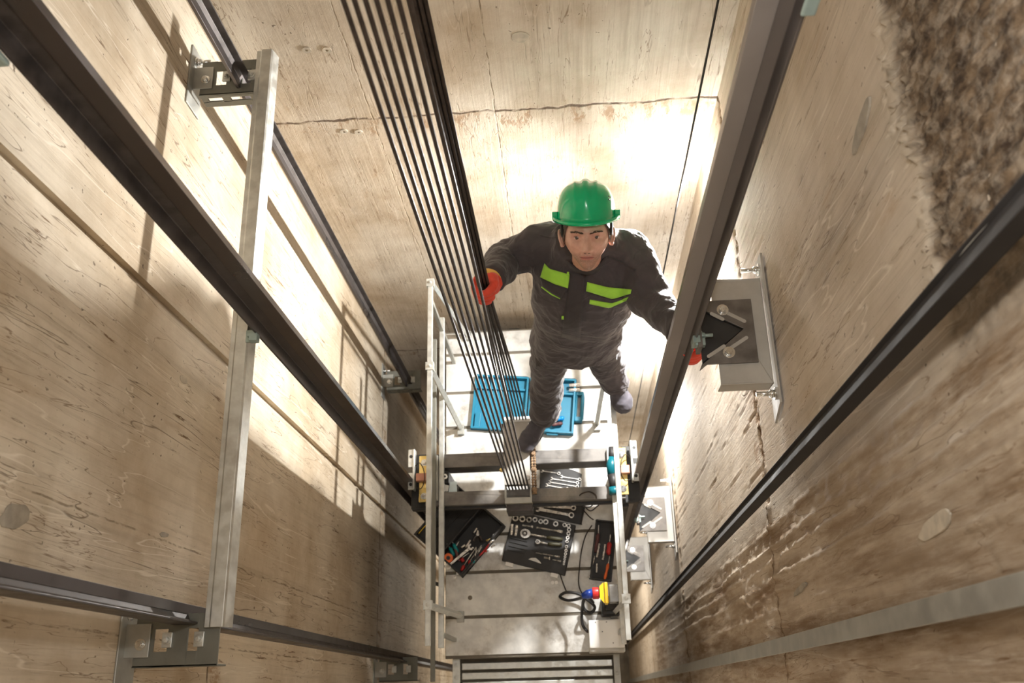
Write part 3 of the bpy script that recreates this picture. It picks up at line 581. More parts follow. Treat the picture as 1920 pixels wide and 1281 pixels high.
# collar
m = MB(); vs = []; cn = J['neck'] + Vector((0, .02, 0)); ax = (HP - J['neck']).normalized(); fx = Vector((1, 0, 0)); fy = ax.cross(fx)
for j, (r, h) in enumerate(((.100, -.035), (.092, .0), (.090, .03), (.084, .032), (.084, -.03))):
    for k in range(30): a = 2 * math.pi * k / 30; vs.append(cn + fx * r * math.cos(a) + fy * r * math.sin(a) * .95 + ax * (h + (.035 if j in (2, 3) else 0) * max(0, math.sin(a)) - (.022 if j in (2, 3) else 0) * max(0, -math.sin(a))))
m.add(vs, [(j * 30 + k, j * 30 + (k + 1) % 30, (j + 1) * 30 + (k + 1) % 30, (j + 1) * 30 + k) for j in range(4) for k in range(30)], True); m.obj('collar', 'cloth2', jacket)
# --- trousers
m = MB()
ell_loft(m, [(J['pelvis'] + Vector((0, 0, -.04)), .165, .115, 0), (J['pelvis'] + Vector((0, 0, -.0)), .178, .125, 0), (J['pelvis'] + Vector((0, .0, .03)), .170, .120, 0)])
limb(m, [J['hipl'] + Vector((.01, 0, .04)), mid('hipl', 'knl'), J['knl'], mid('knl', 'anl'), J['anl'] + Vector((0, 0, .02))], [.098, .092, .086, .084, .082])
limb(m, [J['hipr'] + Vector((-.01, 0, .04)), mid('hipr', 'knr'), J['knr'], mid('knr', 'anr'), J['anr'] + Vector((0, 0, .02))], [.096, .088, .080, .072, .066])
trousers = m.obj('trousers', 'cloth', person); remesh(trousers, .0085, 4, .030, .11); TB = bake(trousers)
patch('pocket_flap', [(1000, 648), (1010, 662)], [(1005, 690), (1014, 672)], 'cloth2', TB, trousers, 5, 6, .006, .006); patch('pocket_flap', [(1146, 655), (1158, 650)], [(1140, 680), (1156, 676)], 'cloth2', TB, trousers, 5, 6, .006, .006)
# --- boots
def boot(heel, toe, top, lb):
    heel, toe, top = Vector(heel), Vector(toe), Vector(top); m = MB(); d = (toe - heel).normalized(); s = d.cross(Vector((0, 0, 1))).normalized()
    for f, r, h in ((0, .046, .05), (.25, .047, .055), (.5, .050, .055), (.75, .057, .048), (.95, .052, .042)):
        p = heel.lerp(toe, f); m.ball(p + Vector((0, 0, h * .9)), (r, r, h), None, 14, 9)
    m.tube([top, heel.lerp(toe, .12) + Vector((0, 0, .07))], .05, 16, rs=[.050, .048]); m.tube([heel.lerp(toe, .15) + Vector((0, 0, .085)), heel.lerp(toe, .6) + Vector((0, 0, .06))], .04, 14, rs=[.044, .040])
    b = m.obj('boot', 'shoe', person); remesh(b, .006, 5, .006, .04); bake(b)
    m = MB(); n = 26; pts = []
    for k in range(n):
        a = 2 * math.pi * k / n; f = .5 - .56 * math.cos(a); w = (.043 + .010 * f) * math.sin(a); pts.append(heel.lerp(toe, f) + s * w)
    m.prism(pts, (0, 0, .014)); m.obj('sole', 'sole', b, .003); return b
boot(at(1016, 792, z=-4.855) + Vector((0, .0, 0)), at(986, 838, z=-4.855), J['anl'] + Vector((0, 0, .03)), 'l')
boot(at(1156, 736, z=-4.435), at(1167, 752, z=-4.435) + Vector((0, -.03, 0)), J['anr'] + Vector((0, 0, .03)), 'r')
# --- gloved hands closed round something upright
def fist(c, a0, sgn, wrist, rin, zt, name_m='glove', wrap=285, cuff=True):
    """four fingers ringed round the upright through c, thumb over them, palm at angle a0"""
    m = MB(); c = Vector(c); r = .0145
    for i, (k, rr) in enumerate(((1.0, 1.), (1.06, 1.04), (1., 1.), (.9, .88))):
        z = zt - .028 * i; R = rin + r * rr; pts = []
        n = 12; w = wrap * k
        for j in range(n + 1): a = math.radians(a0 + sgn * (30 + w * .86 * j / n)); pts.append(c + Vector((R * math.cos(a), R * math.sin(a), z + .003 * math.sin(j * .9 + i))))
        m.tube(pts, r, 12, rs=[r * rr * (1.12 - .25 * j / n + (.10 if j in (3, 7) else 0)) for j in range(n + 1)])
        m.ball(pts[-1], r * rr * .88, None, 10, 8)
    pm = c + Vector((math.cos(math.radians(a0)), math.sin(math.radians(a0)), 0)) * (rin + .017)
    for i in range(4): m.ball(pm + Vector((0, 0, zt - .028 * i)), (.027, .027, .021), None, 12, 9)
    tb = [pm + Vector((0, 0, zt - .02)).xyz]; 
    for j in range(6): a = math.radians(a0 - sgn * (18 + 105 * j / 5)); tb.append(c + Vector(((rin + .017) * math.cos(a), (rin + .017) * math.sin(a), zt + .006 + .008 * math.sin(j * .6))))
    m.tube(tb, .016, 12, rs=[.022, .021, .020, .0185, .0175, .0165, .0145]); m.ball(tb[-1], .0145, None, 10, 8)
    w = Vector(wrist); m.tube([pm + Vector((0, 0, zt - .045)), pm.lerp(w, .5) + Vector((0, 0, zt * .5 - .02)), w], .035, 16, rs=[.040, .038, .037])
    g = m.obj('glove', name_m, person); remesh(g, .0042, 3, .003, .03); bake(g)
    d = (w - (pm + Vector((0, 0, zt - .045)))).normalized()
    q = MB(); q.tube([w - d * .034, w - d * .01, w + d * .03], .042, 20, rs=[.0405, .0435, .045])
    if cuff: q.obj('cuff', 'cuff', g)
    return g
GC = Vector((-.279, 1.42, -3.13))
fist(GC + Vector((0, 0, 0)), 40, 1, J['wrl'] + Vector((-.005, 0, .0)), .021, .045)
fist((.456, 1.128, -3.075), 115, -1, J['wrr'], .020, .03, wrap=250, cuff=False)
# --- head
hc = (-HP).normalized(); cu = Vector((-Xc.y, -Yc.y, -Zc.y)); u0 = (cu - hc * cu.dot(hc)).normalized(); al = math.radians(9)
hf = hc * math.cos(al) - u0 * math.sin(al); hu = u0 * math.cos(al) + hc * math.sin(al); hx = hf.cross(hu)
tilt = Matrix.Rotation(math.radians(1.5), 3, hf); hx = tilt @ hx; hu = tilt @ hu
HS = 1.10
HM = Matrix(((hx.x, hf.x, hu.x, 0), (hx.y, hf.y, hu.y, 0), (hx.z, hf.z, hu.z, 0), (0, 0, 0, 1))); HM = Matrix.Translation(HP) @ HM @ Matrix.Scale(HS, 4)
def gs(x, z, cx, cz, wx, wz): return math.exp(-((x - cx) / wx) ** 2 - ((z - cz) / wz) ** 2)
def sm(a, b, x): t = min(1, max(0, (x - a) / (b - a))); return t * t * (3 - 2 * t)
def face(th, ph):
    """skull point from polar angles; y is forward"""
    sx, sy, sz = math.sin(th) * math.cos(ph), math.sin(th) * math.sin(ph), math.cos(th)
    x, y, z = .0755 * math.copysign(abs(sx) ** .92, sx), .094 * sy, .116 * sz
    if y > 0: y = .088 * math.copysign(abs(sy) ** .80, sy)
    low = sm(0, .112, -z); x *= 1 - .42 * low ** 1.3 - .03 * sm(.0, .05, -z); 
    if y < 0 and z < -.02: y *= 1 - .45 * sm(.02, .11, -z)
    if z < -.085 and y > 0: y *= 1 + .10 * sm(.085, .11, -z)
    ax_ = abs(x); f = sm(.02, .055, y)
    d = 0
    d += .026 * math.exp(-(x / (.0095 + .10 * max(0, .012 - z) * .12)) ** 2) * sm(.022, -.030, z) * sm(-.047, -.034, z)        # bridge and tip
    d += .009 * gs(ax_, z, .0125, -.034, .0065, .0075)                                                                         # nostril wings
    d -= .0150 * gs(ax_, z, .030, .004, .017, .0105); d += .0085 * gs(ax_, z, .028, .0235, .024, .0065); d += .003 * gs(x, z, 0, .03, .03, .02)
    d += .0045 * gs(ax_, z, .046, -.018, .016, .014); d -= .004 * gs(ax_, z, .040, -.052, .013, .018)
    d += .0065 * gs(x, z, 0, -.060, .027, .020); d += .0042 * gs(x, z, 0, -.0555, .019, .0032); d += .0048 * gs(x, z, 0, -.0665, .016, .0042); d -= .0045 * gs(x, z, 0, -.0608, .024, .0017)
    d -= .004 * gs(x, z, 0, -.077, .02, .005); d += .0075 * gs(x, z, 0, -.094, .020, .013)
    d -= .0025 * math.exp(-((ax_ - .017 - .35 * (-.038 - z)) / .0035) ** 2) * sm(-.066, -.05, z) * sm(-.034, -.042, z)           # nasolabial fold
    d -= .002 * gs(ax_, z, .004, .024, .002, .008)
    return Vector((x, y + d * f, z))
m = MB(); U, Vn = 150, 120; vs = []
for i in range(Vn + 1):
    for k in range(U): vs.append(face(math.pi * i / Vn, 2 * math.pi * (k + .5) / U))
hf_ = [(i * U + k, (i + 1) * U + k, (i + 1) * U + (k + 1) % U, i * U + (k + 1) % U) for i in range(Vn) for k in range(U)]; m.add(vs, hf_, True)
FB = BVHTree.FromPolygons([v[:] for v in vs], hf_)
def fs_(x, z): h = FB.ray_cast(Vector((x, .3, z)), Vector((0, -1, 0)))[0]; return h.y if h is not None else .08
for s in (-1, 1):     # ears
    e = Matrix.Translation((s * .078, -.008, -.004)) @ Matrix.Rotation(s * -.45, 4, 'Z') @ Matrix.Rotation(s * .10, 4, 'Y')
    pts = [(e @ Vector((s * (.008 + .003 * math.sin(a)), .014 * math.cos(a), .027 * math.sin(a) - .002)))[:] for a in [2 * math.pi * k / 20 for k in range(21)]]
    m.tube(pts, .0040, 8, cap=False); m.ball(e @ Vector((s * .003, 0, 0)), (.005, .013, .025), e.to_3x3(), 14, 10); m.ball(e @ Vector((s * .007, .004, -.024)), (.006, .008, .009), e.to_3x3(), 10, 8)
nk = HM.inverted() @ (J['neck'] + Vector((0, .02, -.06)))
m.tube([Vector((0, -.04, -.02)), Vector((0, -.055, -.08)).lerp(nk, .3), nk], .06, 24, rs=[.052, .050, .060])
body = m.obj('body', 'skin', None, weld=False); body.matrix_world = HM; body.parent = person; body.matrix_parent_inverse = parent_world(person).inverted(); body.matrix_basis = HM
def hpart(m, name, mt, par=body, bev=0):
    o = m.obj(name, mt, None, bev); o.parent = par; return o
for s in (-1, 1):
    m = MB(); c = Vector((s * .0305, fs_(s * .0305, .0035) - .0112, .0035)); m.ball(c, .0142, None, 20, 14); ey = hpart(m, 'eye', 'eye')
    m = MB(); d = Vector((0, 1, .14)).normalized(); a = d.orthogonal().normalized(); b = d.cross(a); n = 18
    vs = [c + d * .0148] + [c + d * math.sqrt(.0145 ** 2 - .0072 ** 2) + a * .0072 * math.cos(2 * math.pi * k / n) + b * .0072 * math.sin(2 * math.pi * k / n) for k in range(n)]
    m.add(vs, [(0, 1 + k, 1 + (k + 1) % n) for k in range(n)], True); o = hpart(m, 'iris', 'iris', ey)
    for up, a0, a1 in ((1, 23, 100), (-1, 19, 80)):        # lids: shells round the eyeball
        m = MB(); vs = []; R = .0156; q = 16; w = 5
        for j in range(w + 1):
            el = math.radians(a0 + (a1 - a0) * j / w) * up
            for k in range(q + 1):
                t_ = -1 + 2 * k / q; az_ = t_ * 1.25; e2 = el * (1 - .75 * abs(t_) ** 2.2 * (1 - j / w)); vs.append(c + Vector((R * 1.12 * math.sin(az_) * math.cos(e2), R * math.cos(az_) * math.cos(e2), R * math.sin(e2))))
        m.add(vs, [(j * (q + 1) + k, (j + 1) * (q + 1) + k, (j + 1) * (q + 1) + k + 1, j * (q + 1) + k + 1) for j in range(w) for k in range(q)], True); hpart(m, 'eyelid', 'skin')
        if up == 1: hpart(MB().tube([v + Vector((0, .0006, 0)) for v in vs[:q + 1]], .0009, 6), 'eyelash', 'hair')
    m = MB()
    for k in range(46):
        t_ = k / 45; x = s * (.010 + .039 * t_); z = .0205 + .0055 * math.sin(t_ * 2.4) + random.uniform(-.0026, .0026); L = .006
        x2 = x + s * L * .9; z2 = z + L * .35 * (1 - t_ * 1.5); m.tube([(x, fs_(x, z) + .0002, z), (x2, fs_(x2, z2) + .0012, z2)], .001, 5, rs=[.0014, .0006])
    hpart(m, 'eyebrow', 'hair')
m = MB(); vs = []; U2, V2 = 48, 24      # cropped hair under the helmet
for i in range(V2 + 1):
    for k in range(U2):
        th = math.radians(103) * i / V2; ph = 2 * math.pi * k / U2; p = face(th, ph); fr = sm(.02, .07, p.y)
        if p.z < .052 and fr > 0: p = face(th * (1 - fr) + math.radians(62) * fr if th > math.radians(62) else th, ph)
        vs.append(Vector((p.x * 1.07, p.y * (1.06 if p.y < 0 else 1.02), p.z * 1.02)))
m.add(vs, [(i * U2 + k, (i + 1) * U2 + k, (i + 1) * U2 + (k + 1) % U2, i * U2 + (k + 1) % U2) for i in range(V2) for k in range(U2)], True); hpart(m, 'hair', 'hair')
# helmet: ribbed shell, gutter and peak
m = MB(); vs = []; U3, V3 = 96, 40; zb = .062; HH = .116
for i in range(V3 + 1):
    th = math.pi / 2 * i / V3
    for k in range(U3):
        a = 2 * math.pi * k / U3; r = math.sin(th) ** .62; h = math.cos(th) ** .78
        x, y = .096 * r * math.cos(a), .118 * r * math.sin(a) - .012; z = zb + HH * h
        z += .0075 * math.exp(-(x / .013) ** 4) * sm(.0, .35, h) + .004 * (math.exp(-((abs(x) - .036) / .007) ** 2)) * sm(.1, .5, h)
        vs.append(Vector((x, y, z)))
m.add(vs, [(i * U3 + k, (i + 1) * U3 + k, (i + 1) * U3 + (k + 1) % U3, i * U3 + (k + 1) % U3) for i in range(V3) for k in range(U3)], True)
ring = []; prof = ((0, 0), (.013, -.004), (.0155, .006), (.0165, .006), (.016, -.008), (-.002, -.007), (-.004, .0))
for j, (dr, dz) in enumerate(prof):
    for k in range(U3):
        a = 2 * math.pi * k / U3; pk = max(0, math.sin(a)) ** 3; side = 1 - .55 * max(0, math.sin(a)) ** 2
        dd = dr * (1 if dr < .005 else side) + (.016 * pk if dr > .005 else 0); zz = dz * (side if dz > 0 else 1) - (.004 * pk if dr > .005 else 0)
        ring.append(Vector(((.096 + dd) * math.cos(a), (.118 + dd) * math.sin(a) - .012, zb + zz)))
n = len(prof); m.add(ring, [(j * U3 + k, j * U3 + (k + 1) % U3, ((j + 1) % n) * U3 + (k + 1) % U3, ((j + 1) % n) * U3 + k) for j in range(n) for k in range(U3)], True)
hl = hpart(m, 'helmet', 'helmet', body)
for s in (-1, 1):
    m = MB(); m.box(s * .1035 - .009, s * .1035 + .009, -.02, .012, zb - .004, zb + .022); hpart(m, 'helmet_clip', 'helmet', hl, .002)
m = MB()
for dx, dz in ((0, 0), (.007, .003), (.002, -.009), (.009, -.006)): p = Vector((-.080 + dx * .5, .053 + dx, zb + .070 + dz)); m.ball(p + Vector((0, 0, 0)), (.003, .003, .0022), None, 8, 6)
hpart(m, 'vent_hole', 'black', hl)
m = MB()
for s in (-1, 1): m.tube(smoothp([(s * .082, .035, zb + .004), (s * .081, .03, .020), (s * .079, .020, .004)]), .0055, 6)
hpart(m, 'chin_strap', 'black', hl)
# ---------------------------------------------------------------- tools on the car roof
M['blue'] = mat('blue_case_plastic', (.012, .20, .33), .42, 0, .08, 8); M['bluedk'] = mat('blue_case_inside', (.012, .20, .33), .5, 0, .08, 8)
M['blk'] = mat('black_case_plastic', (.022, .021, .021), .5, 0, .15, 15); M['chrome'] = mat('chrome_tool', (.80, .78, .75), .28, .6, .05, 30)
M['red'] = mat('red_handle', (.50, .02, .02), .4); M['orange'] = mat('orange_plastic', (.85, .16, .03), .4); M['tealp'] = mat('teal_handle', (.0, .25, .27), .4); M['bluep'] = mat('bright_blue_handle', (.0, .22, .65), .35)
M['yellow'] = mat('yellow_switch_plate', (.85, .55, .02), .4); M['greyp'] = mat('clear_grey_plastic', (.30, .30, .30), .3); M['olive'] = mat('olive_grip', (.055, .05, .025), .5); M['wine'] = mat('dark_wine_grip', (.10, .035, .035), .45)
M['paper'] = mat('pale_blue_paper', (.62, .74, .80), .6)
def R_(u, v, z=ZR): return at(u, v, z=z)
def quadM(tl, tr, bl, z):
    """frame with origin at tl, x towards tr, y towards bl, all on the level z"""
    o = R_(*tl, z); x = (R_(*tr, z) - o); w = x.length; x.normalize(); y = (R_(*bl, z) - o); h = y.length; y = (y - x * y.dot(x)).normalized(); zz = Vector((0, 0, 1))
    return Matrix(((x.x, y.x, zz.x, o.x), (x.y, y.y, zz.y, o.y), (x.z, y.z, zz.z, o.z), (0, 0, 0, 1))), w, h
def tray(parent, name, mx, x0, x1, y0, y1, h, wall, m, mi=None, base=.006, hole=None):
    q = MB(); q.box(x0, x1, y0, y1, 0, base, mx); q.box(x0, x0 + wall, y0, y1, base, h, mx); q.box(x1 - wall, x1, y0, y1, base, h, mx); q.box(x0 + wall, x1 - wall, y0, y0 + wall, base, h, mx); q.box(x0 + wall, x1 - wall, y1 - wall, y1, base, h, mx)
    return q.obj(name, m, parent, .003)
# blue power tool case, lying open
mx, w, h = quadM((893, 706), (1096, 717), (890, 806), ZR)
case = thing('tool_case', 'open blue plastic power tool case behind the ropes and the boot', 'tool case', R_(985, 760))
half = w * .495
lid = tray(case, 'lid', mx, 0, half, 0, h, .045, .012, 'blue'); base = tray(case, 'base', mx, half + .008, w - .05, 0, h, .055, .012, 'blue')
q = MB(); q.box(.02, half - .02, .075, .088, .006, .03, mx); q.box(.02, .055, h * .7, h * .96, .006, .03, mx); q.box(.10, .11, .0, .08, .006, .03, mx); q.obj('lid_rib', 'bluedk', lid, .002)
q = MB(); q.box(half + .02, w - .06, .085, .10, .006, .04, mx); q.box(w * .78, w * .79, .02, .09, .006, .04, mx); q.box(half + .03, half + .12, h * .35, h * .9, .006, .022, mx); q.obj('base_rib', 'bluedk', base, .002)
q = MB(); q.box(w - .05, w, .075, .10, 0, .045, mx); q.box(w - .05, w, h - .11, h - .08, 0, .045, mx); q.box(w - .016, w, .10, h - .11, 0, .045, mx); q.box(w - .05, w - .036, .10, h - .11, 0, .045, mx); q.obj('handle', 'blue', case, .006)
for k in (0, .06):
    q = MB(); q.box(half + .0 - .05 + k * 3, half + .02 + k * 3, h - .002, h + .012, .01, .04, mx); q.obj('latch', 'bluedk', case, .003)
def rod(u0, v0, u1, v1, z, r0, r1=None): return [R_(u0, v0, z), R_(u1, v1, z)], r0, r1 or r0
def simple(name, m, pts, rs, label, cat, group=None, seg=10, z=None):
    o = MB().tube([R_(*p) for p in pts], rs[0], seg, rs=rs if len(rs) == len(pts) else [rs[0]] * len(pts)).obj(name, m); return tag(o, label, cat, group)
for i, v in enumerate((722, 731)):
    simple('bit_holder', 'chrome', [(1067, v + 1, ZR + .05), (1087, v, ZR + .05)], [.012], ('upper', 'lower')[i] + ' of two shiny metal cylinders in the corner of the blue case', 'cylinder')
def driver(handle, m, blade, label, z, rh=.013, rb=.0032, cat='screwdriver', group=None):
    """handle and blade given as pixel pairs"""
    a, b = R_(handle[0], handle[1], z), R_(handle[2], handle[3], z); t = thing('screwdriver', label, cat, a, group=group); d = (b - a); n = 8
    MB().tube([a + d * (i / n) for i in range(n + 1)], rh, 12, rs=[rh * k for k in (.6, .92, 1, .9, .78, .9, .98, .85, .5)]).obj('handle', m, t)
    MB().tube([a, R_(blade[0], blade[1], z)], rb, 8, rs=[rb, rb * .8]).obj('blade', 'chrome', t); return t
driver((1043, 786, 1058, 784), 'bluep', (1022, 790), 'screwdriver with bright blue handle in the blue case', ZR + .035, .014)
driver((1034, 797, 1055, 794), 'wine', (1018, 800), 'screwdriver with brown and copper handle in the blue case', ZR + .035, .013)
# black socket set, lying open, with lid behind it
mx, w, h = quadM((963, 958), (1080, 985), (944, 1052), ZR + .03)
mx2 = mx @ Matrix.Translation((0, 0, -.03))
sset = thing('socket_case', 'open black socket set case lying in front of the crossbeam', 'tool case', R_(1005, 1010))
q = MB(); q.box(0, w, 0, h, 0, .032, mx2); q.obj('tray', 'blk', sset, .005)
q = MB(); q.box(.05, w + .03, -.16, -.012, 0, .02, mx2); q.box(.05, w + .03, -.165, -.155, .02, .035, mx2); q.box(w + .02, w + .03, -.16, -.012, .02, .035, mx2); q.obj('lid', 'blk', sset, .005)
q = MB()
for x, y, a, b in ((.02, h * .52, .10, .006), (.02, h * .60, .11, .006), (.02, h * .68, .11, .006), (.02, h * .76, .10, .006), (.16, h * .44, .10, .010), (.16, h * .66, .09, .008)): q.box(x, x + a, y, y + b, .032, .038, mx2)
q.obj('moulded_rib', 'black', sset, .001)
for x in (.025, w * .78):
    q = MB(); q.box(x, x + .045, h - .004, h + .022, .004, .026, mx2); lab(q.obj('latch', 'white', sset, .003), 'pale metal latch')
q = MB(); q.prism([(.15, h * .86, .0325), (.165, h * .82, .0325), (.19, h * .80, .0325), (.215, h * .84, .0325), (.23, h * .885, .0325)], (0, 0, .001), mx2); lab(q.obj('handle_cutout', 'roof', sset), 'pale gap of the carrying handle')
def P4(x, y, z=ZR + .033): return at(930 + x / 7.117, 930 + y / 7.117, z=z)
so = [(260, 300, 42), (353, 312, 41), (443, 322, 36), (522, 322, 33), (598, 345, 31), (665, 350, 35), (797, 377, 35), (915, 392, 28), (968, 403, 27), (975, 455, 27), (967, 507, 26), (957, 562, 24), (948, 612, 22), (940, 682, 21), (935, 732, 20), (928, 777, 19), (922, 815, 16), (916, 850, 15), (910, 885, 14), (906, 915, 12)]
for i, (x, y, r) in enumerate(so):
    rr = (P4(x + r, y) - P4(x, y)).length; p = P4(x, y)
    o = MB().ring(p, (0, 0, 1), rr * .55, rr, .012, 18).obj('socket', 'chrome')
    row = i < 9
    L = ['widest chrome socket, first from the left in the top row', 'second chrome socket from the left in the top row', 'third chrome socket from the left in the top row', 'fourth chrome socket from the left in the top row', 'thin-walled socket touching its right neighbour in the top row', 'socket just left of the empty place in the top row', 'lone bright socket right of the empty place in the top row', 'eighth socket of the top row, beside the corner', 'socket at the top right corner of the black case'][i] if row else \
        ['first', 'second', 'third', 'fourth', 'fifth', 'sixth', 'seventh', 'eighth', 'ninth', 'tenth', 'last and smallest'][i - 9] + ' socket below the corner in the right-hand column'
    tag(o, L, 'socket', 'sockets in the black case')
for i, (x0, y0, x1, y1) in enumerate(((217, 378, 205, 522), (278, 392, 262, 534))):
    a, b = P4(x0, y0, ZR + .042), P4(x1, y1, ZR + .042); o = MB().tube([a, a.lerp(b, .68), a.lerp(b, .70), b], .009, 14, rs=[.0095, .0095, .008, .008]).obj('deep_socket', 'chrome'); tag(o, ('left', 'right')[i] + ' one of the two long sockets lying upright in the case', 'socket')
def ratchet(head, hr, end, grip, lb):
    a = P4(*head, ZR + .04); b = P4(*end, ZR + .04); d = (b - a).normalized(); t = thing('ratchet', lb, 'ratchet', a)
    s = Vector((-d.y, d.x, 0)); R = (P4(head[0] + hr, head[1]) - P4(*head)).length; n = 16; pts = [a + d * (math.cos(2 * math.pi * k / n) * R * (1.25 if math.cos(2 * math.pi * k / n) > 0 else 1)) + s * math.sin(2 * math.pi * k / n) * R for k in range(n)]
    MB().prism(pts, (0, 0, .012)).obj('head', 'chrome', t, .002); MB().ring(a + Vector((0, 0, .012)), (0, 0, 1), R * .25, R * .6, .004).obj('selector', 'raildark', t)
    g = P4(*grip, ZR + .043); MB().tube([a + d * R + Vector((0, 0, .005)), g], .005, 10, rs=[.006, .005]).obj('shank', 'chrome', t); MB().tube([g, g.lerp(b, .3), g.lerp(b, .8), b], .01, 12, rs=[.008, .0115, .0115, .008]).obj('grip', 'olive', t)
ratchet((385, 505), 62, (890, 582), (675, 552), 'large ratchet with oval head and olive grip in the socket case'); ratchet((555, 615), 30, (880, 655), (690, 640), 'small ratchet below the large one in the socket case')
for (x0, y0, x1, y1, r, lb, c) in ((540, 425, 890, 482, .007, 'long chrome extension bar above the large ratchet', 'extension bar'), (352, 395, 495, 414, .006, 'short dull extension bar left of the long bar', 'extension bar'), (530, 760, 850, 815, .004, 'thin chrome driver bar below the small ratchet', 'bar'), (640, 822, 722, 834, .007, 'stubby chrome adapter under the thin driver bar', 'adapter'), (755, 852, 868, 874, .004, 'short thin chrome pin right of the stubby adapter', 'pin')):
    a, b = P4(x0, y0, ZR + .042), P4(x1, y1, ZR + .042); tag(MB().tube([a, a.lerp(b, .8), a.lerp(b, .81), b], r, 10, rs=[r * .8, r * .8, r * 1.3, r * 1.3]).obj('drive_bar', 'chrome'), lb, c)
def wrench(a, b, r, label, z, group=None, m='chrome', wd=.010, parent=None):
    """combination spanner: ring at b, open jaw at a"""
    a, b = at(*a, z=z), at(*b, z=z); d = (b - a).normalized(); s = Vector((-d.y, d.x, 0)); q = MB(); t = .006
    q.prism([a + d * r * .6 + s * wd * .5, b - d * r * .8 + s * wd * .38, b - d * r * .8 - s * wd * .38, a + d * r * .6 - s * wd * .5], (0, 0, t)); q.ring(b, (0, 0, 1), r * .55, r, t + .003, 16)
    q.prism([a + d * r, a + d * .2 * r + s * r, a - d * r * .9 + s * r * .9, a - d * r * .8 + s * r * .45, a + s * r * .35, a - s * r * .35, a - d * r * .8 - s * r * .45, a - d * r * .9 - s * r * .9, a + d * .2 * r - s * r], (0, 0, t))
    o = q.obj('wrench', m, None, .001); return tag(o, label, 'wrench', group)
P5 = lambda x, y: (900 + x / 8.727, 860 + y / 8.727)
wrench(P5(1030, 770), P5(1530, 812), .016, 'larger upper wrench clipped in the lid of the socket case', ZR + .024, wd=.018); wrench(P5(960, 830), P5(1495, 930), .017, 'lower wrench lying in the lid of the socket case', ZR + .024, wd=.018)
# black roll of wrenches between the crossbeams
rk = MB(); rk.prism([at(*p, z=ZR + .002) for p in ((1013, 872), (1045, 874), (1078, 884), (1091, 890), (1087, 918), (1012, 920))], (0, 0, .02)); tag(rk.obj('wrench_tray', 'blk', None, .004), 'black tray of chrome wrenches lying between the two crossbeams', 'tray')
for i, (a, b) in enumerate(((P5(1175, 332), P5(1595, 402)), (P5(1145, 390), P5(1590, 462)), (P5(1100, 440), P5(1430, 500)), (P5(1020, 205), P5(1290, 248)), (P5(1340, 300), P5(1630, 345)))):
    wrench(a, b, .010, 'chrome wrench ' + ['topmost of the long three in the tray between the beams', 'middle of the long three in the tray between the beams', 'lowest in the tray, half under the front crossbeam', 'short and thick at the upper left of the tray between the beams', 'thin one at the upper right of the tray between the beams'][i], ZR + .023, wd=.007)
# black tool box with loose tools
mx, w, h = quadM((826, 1046), (906, 953), (858, 1093), ZR)
box = thing('tool_box', 'open black tool box full of loose tools on the left of the roof', 'tool box', R_(880, 1020))
tray(box, 'tray', mx, 0, w, 0, h, .10, .010, 'blk')
q = MB(); q.box(0, w, -.20, -.008, 0, .012, mx); q.box(0, w, -.20, -.19, .012, .05, mx); q.box(0, .01, -.20, -.008, .012, .05, mx); q.box(w - .01, w, -.20, -.008, .012, .05, mx); lidb = q.obj('lid', 'blk', box, .004)
q = MB(); q.box(w * .15, w * .8, -.15, -.135, .012, .02, mx); q.box(w * .1, w * .9, -.09, -.08, .012, .02, mx); q.obj('lid_rib', 'black', lidb)
q = MB(); q.box(.02, .20, -.186, -.182, .05, .053, mx); lab(q.obj('scratch_edge', 'yellow', lidb), 'thin yellow edge of the lid')
P3 = lambda x, y: (820 + x / 7.117, 930 + y / 7.117)
zt = ZR + .075
def P3z(x, y, dz=0): return at(*P3(x, y), z=zt + dz)
q = thing('tape_reel', 'orange round reel in the left corner of the black tool box', 'reel', P3z(152, 835)); MB().ring(P3z(152, 835), (0, 0, 1), .012, .027, .02, 24).obj('disc', 'orange', q); MB().ring(P3z(152, 835, .002), (0, 0, 1), .004, .012, .02, 16).obj('hub', 'raildark', q)
wrench(P3(440, 690), P3(140, 945), .018, 'big chrome wrench lying across the black tool box', zt + .012, wd=.016)
for i, (x0, y0, x1, y1, mm, x2, y2, lb) in enumerate(((165, 690, 225, 800, 'tealp', 130, 640, 'teal-handled driver above the orange reel'), (215, 640, 275, 760, 'tealp', 190, 600, 'teal-handled driver beside the wrench shaft'), (240, 690, 290, 870, 'wine', 290, 605, 'wine-red driver next to the teal handles'),
        (355, 930, 325, 1005, 'red', 520, 680, 'red-handled long driver near the bottom corner of the box'), (440, 860, 430, 925, 'red', 590, 660, 'small red-handled driver at the front wall of the box'), (320, 830, 350, 880, 'red', 420, 760, 'short red driver half under the big wrench'), (500, 870, 440, 880, 'tealp', 520, 690, 'teal driver with chrome tip at the front wall'))):
    a, b, c = P3z(x0, y0), P3z(x1, y1), P3z(x2, y2); t = thing('screwdriver', lb, 'screwdriver', a, group='drivers in the black tool box')
    MB().tube([a, a.lerp(b, .2), a.lerp(b, .8), b], .011, 10, rs=[.008, .011, .0105, .007]).obj('handle', mm, t); MB().tube([a, c], .003, 8).obj('blade', 'chrome', t)
def pliers(j, h1, h2, tip, m, label, z):
    J0 = at(*j, z=z); t = thing('pliers', label, 'pliers', J0)
    for hh in (h1, h2): e = at(*hh, z=z); c = J0.lerp(e, .5) + Vector((-(e - J0).y, (e - J0).x, 0)).normalized() * (.006 if hh is h1 else -.006); MB().tube(smoothp([J0, c, e], 4), .008, 8).obj('grip', m, t)
    MB().tube([J0 + Vector((0, 0, .001)), at(*tip, z=z)], .01, 8, rs=[.012, .004]).obj('jaw', 'chrome', t); MB().cyl(J0 - Vector((0, 0, .006)), J0 + Vector((0, 0, .013)), .008).obj('pivot', 'chrome', t)
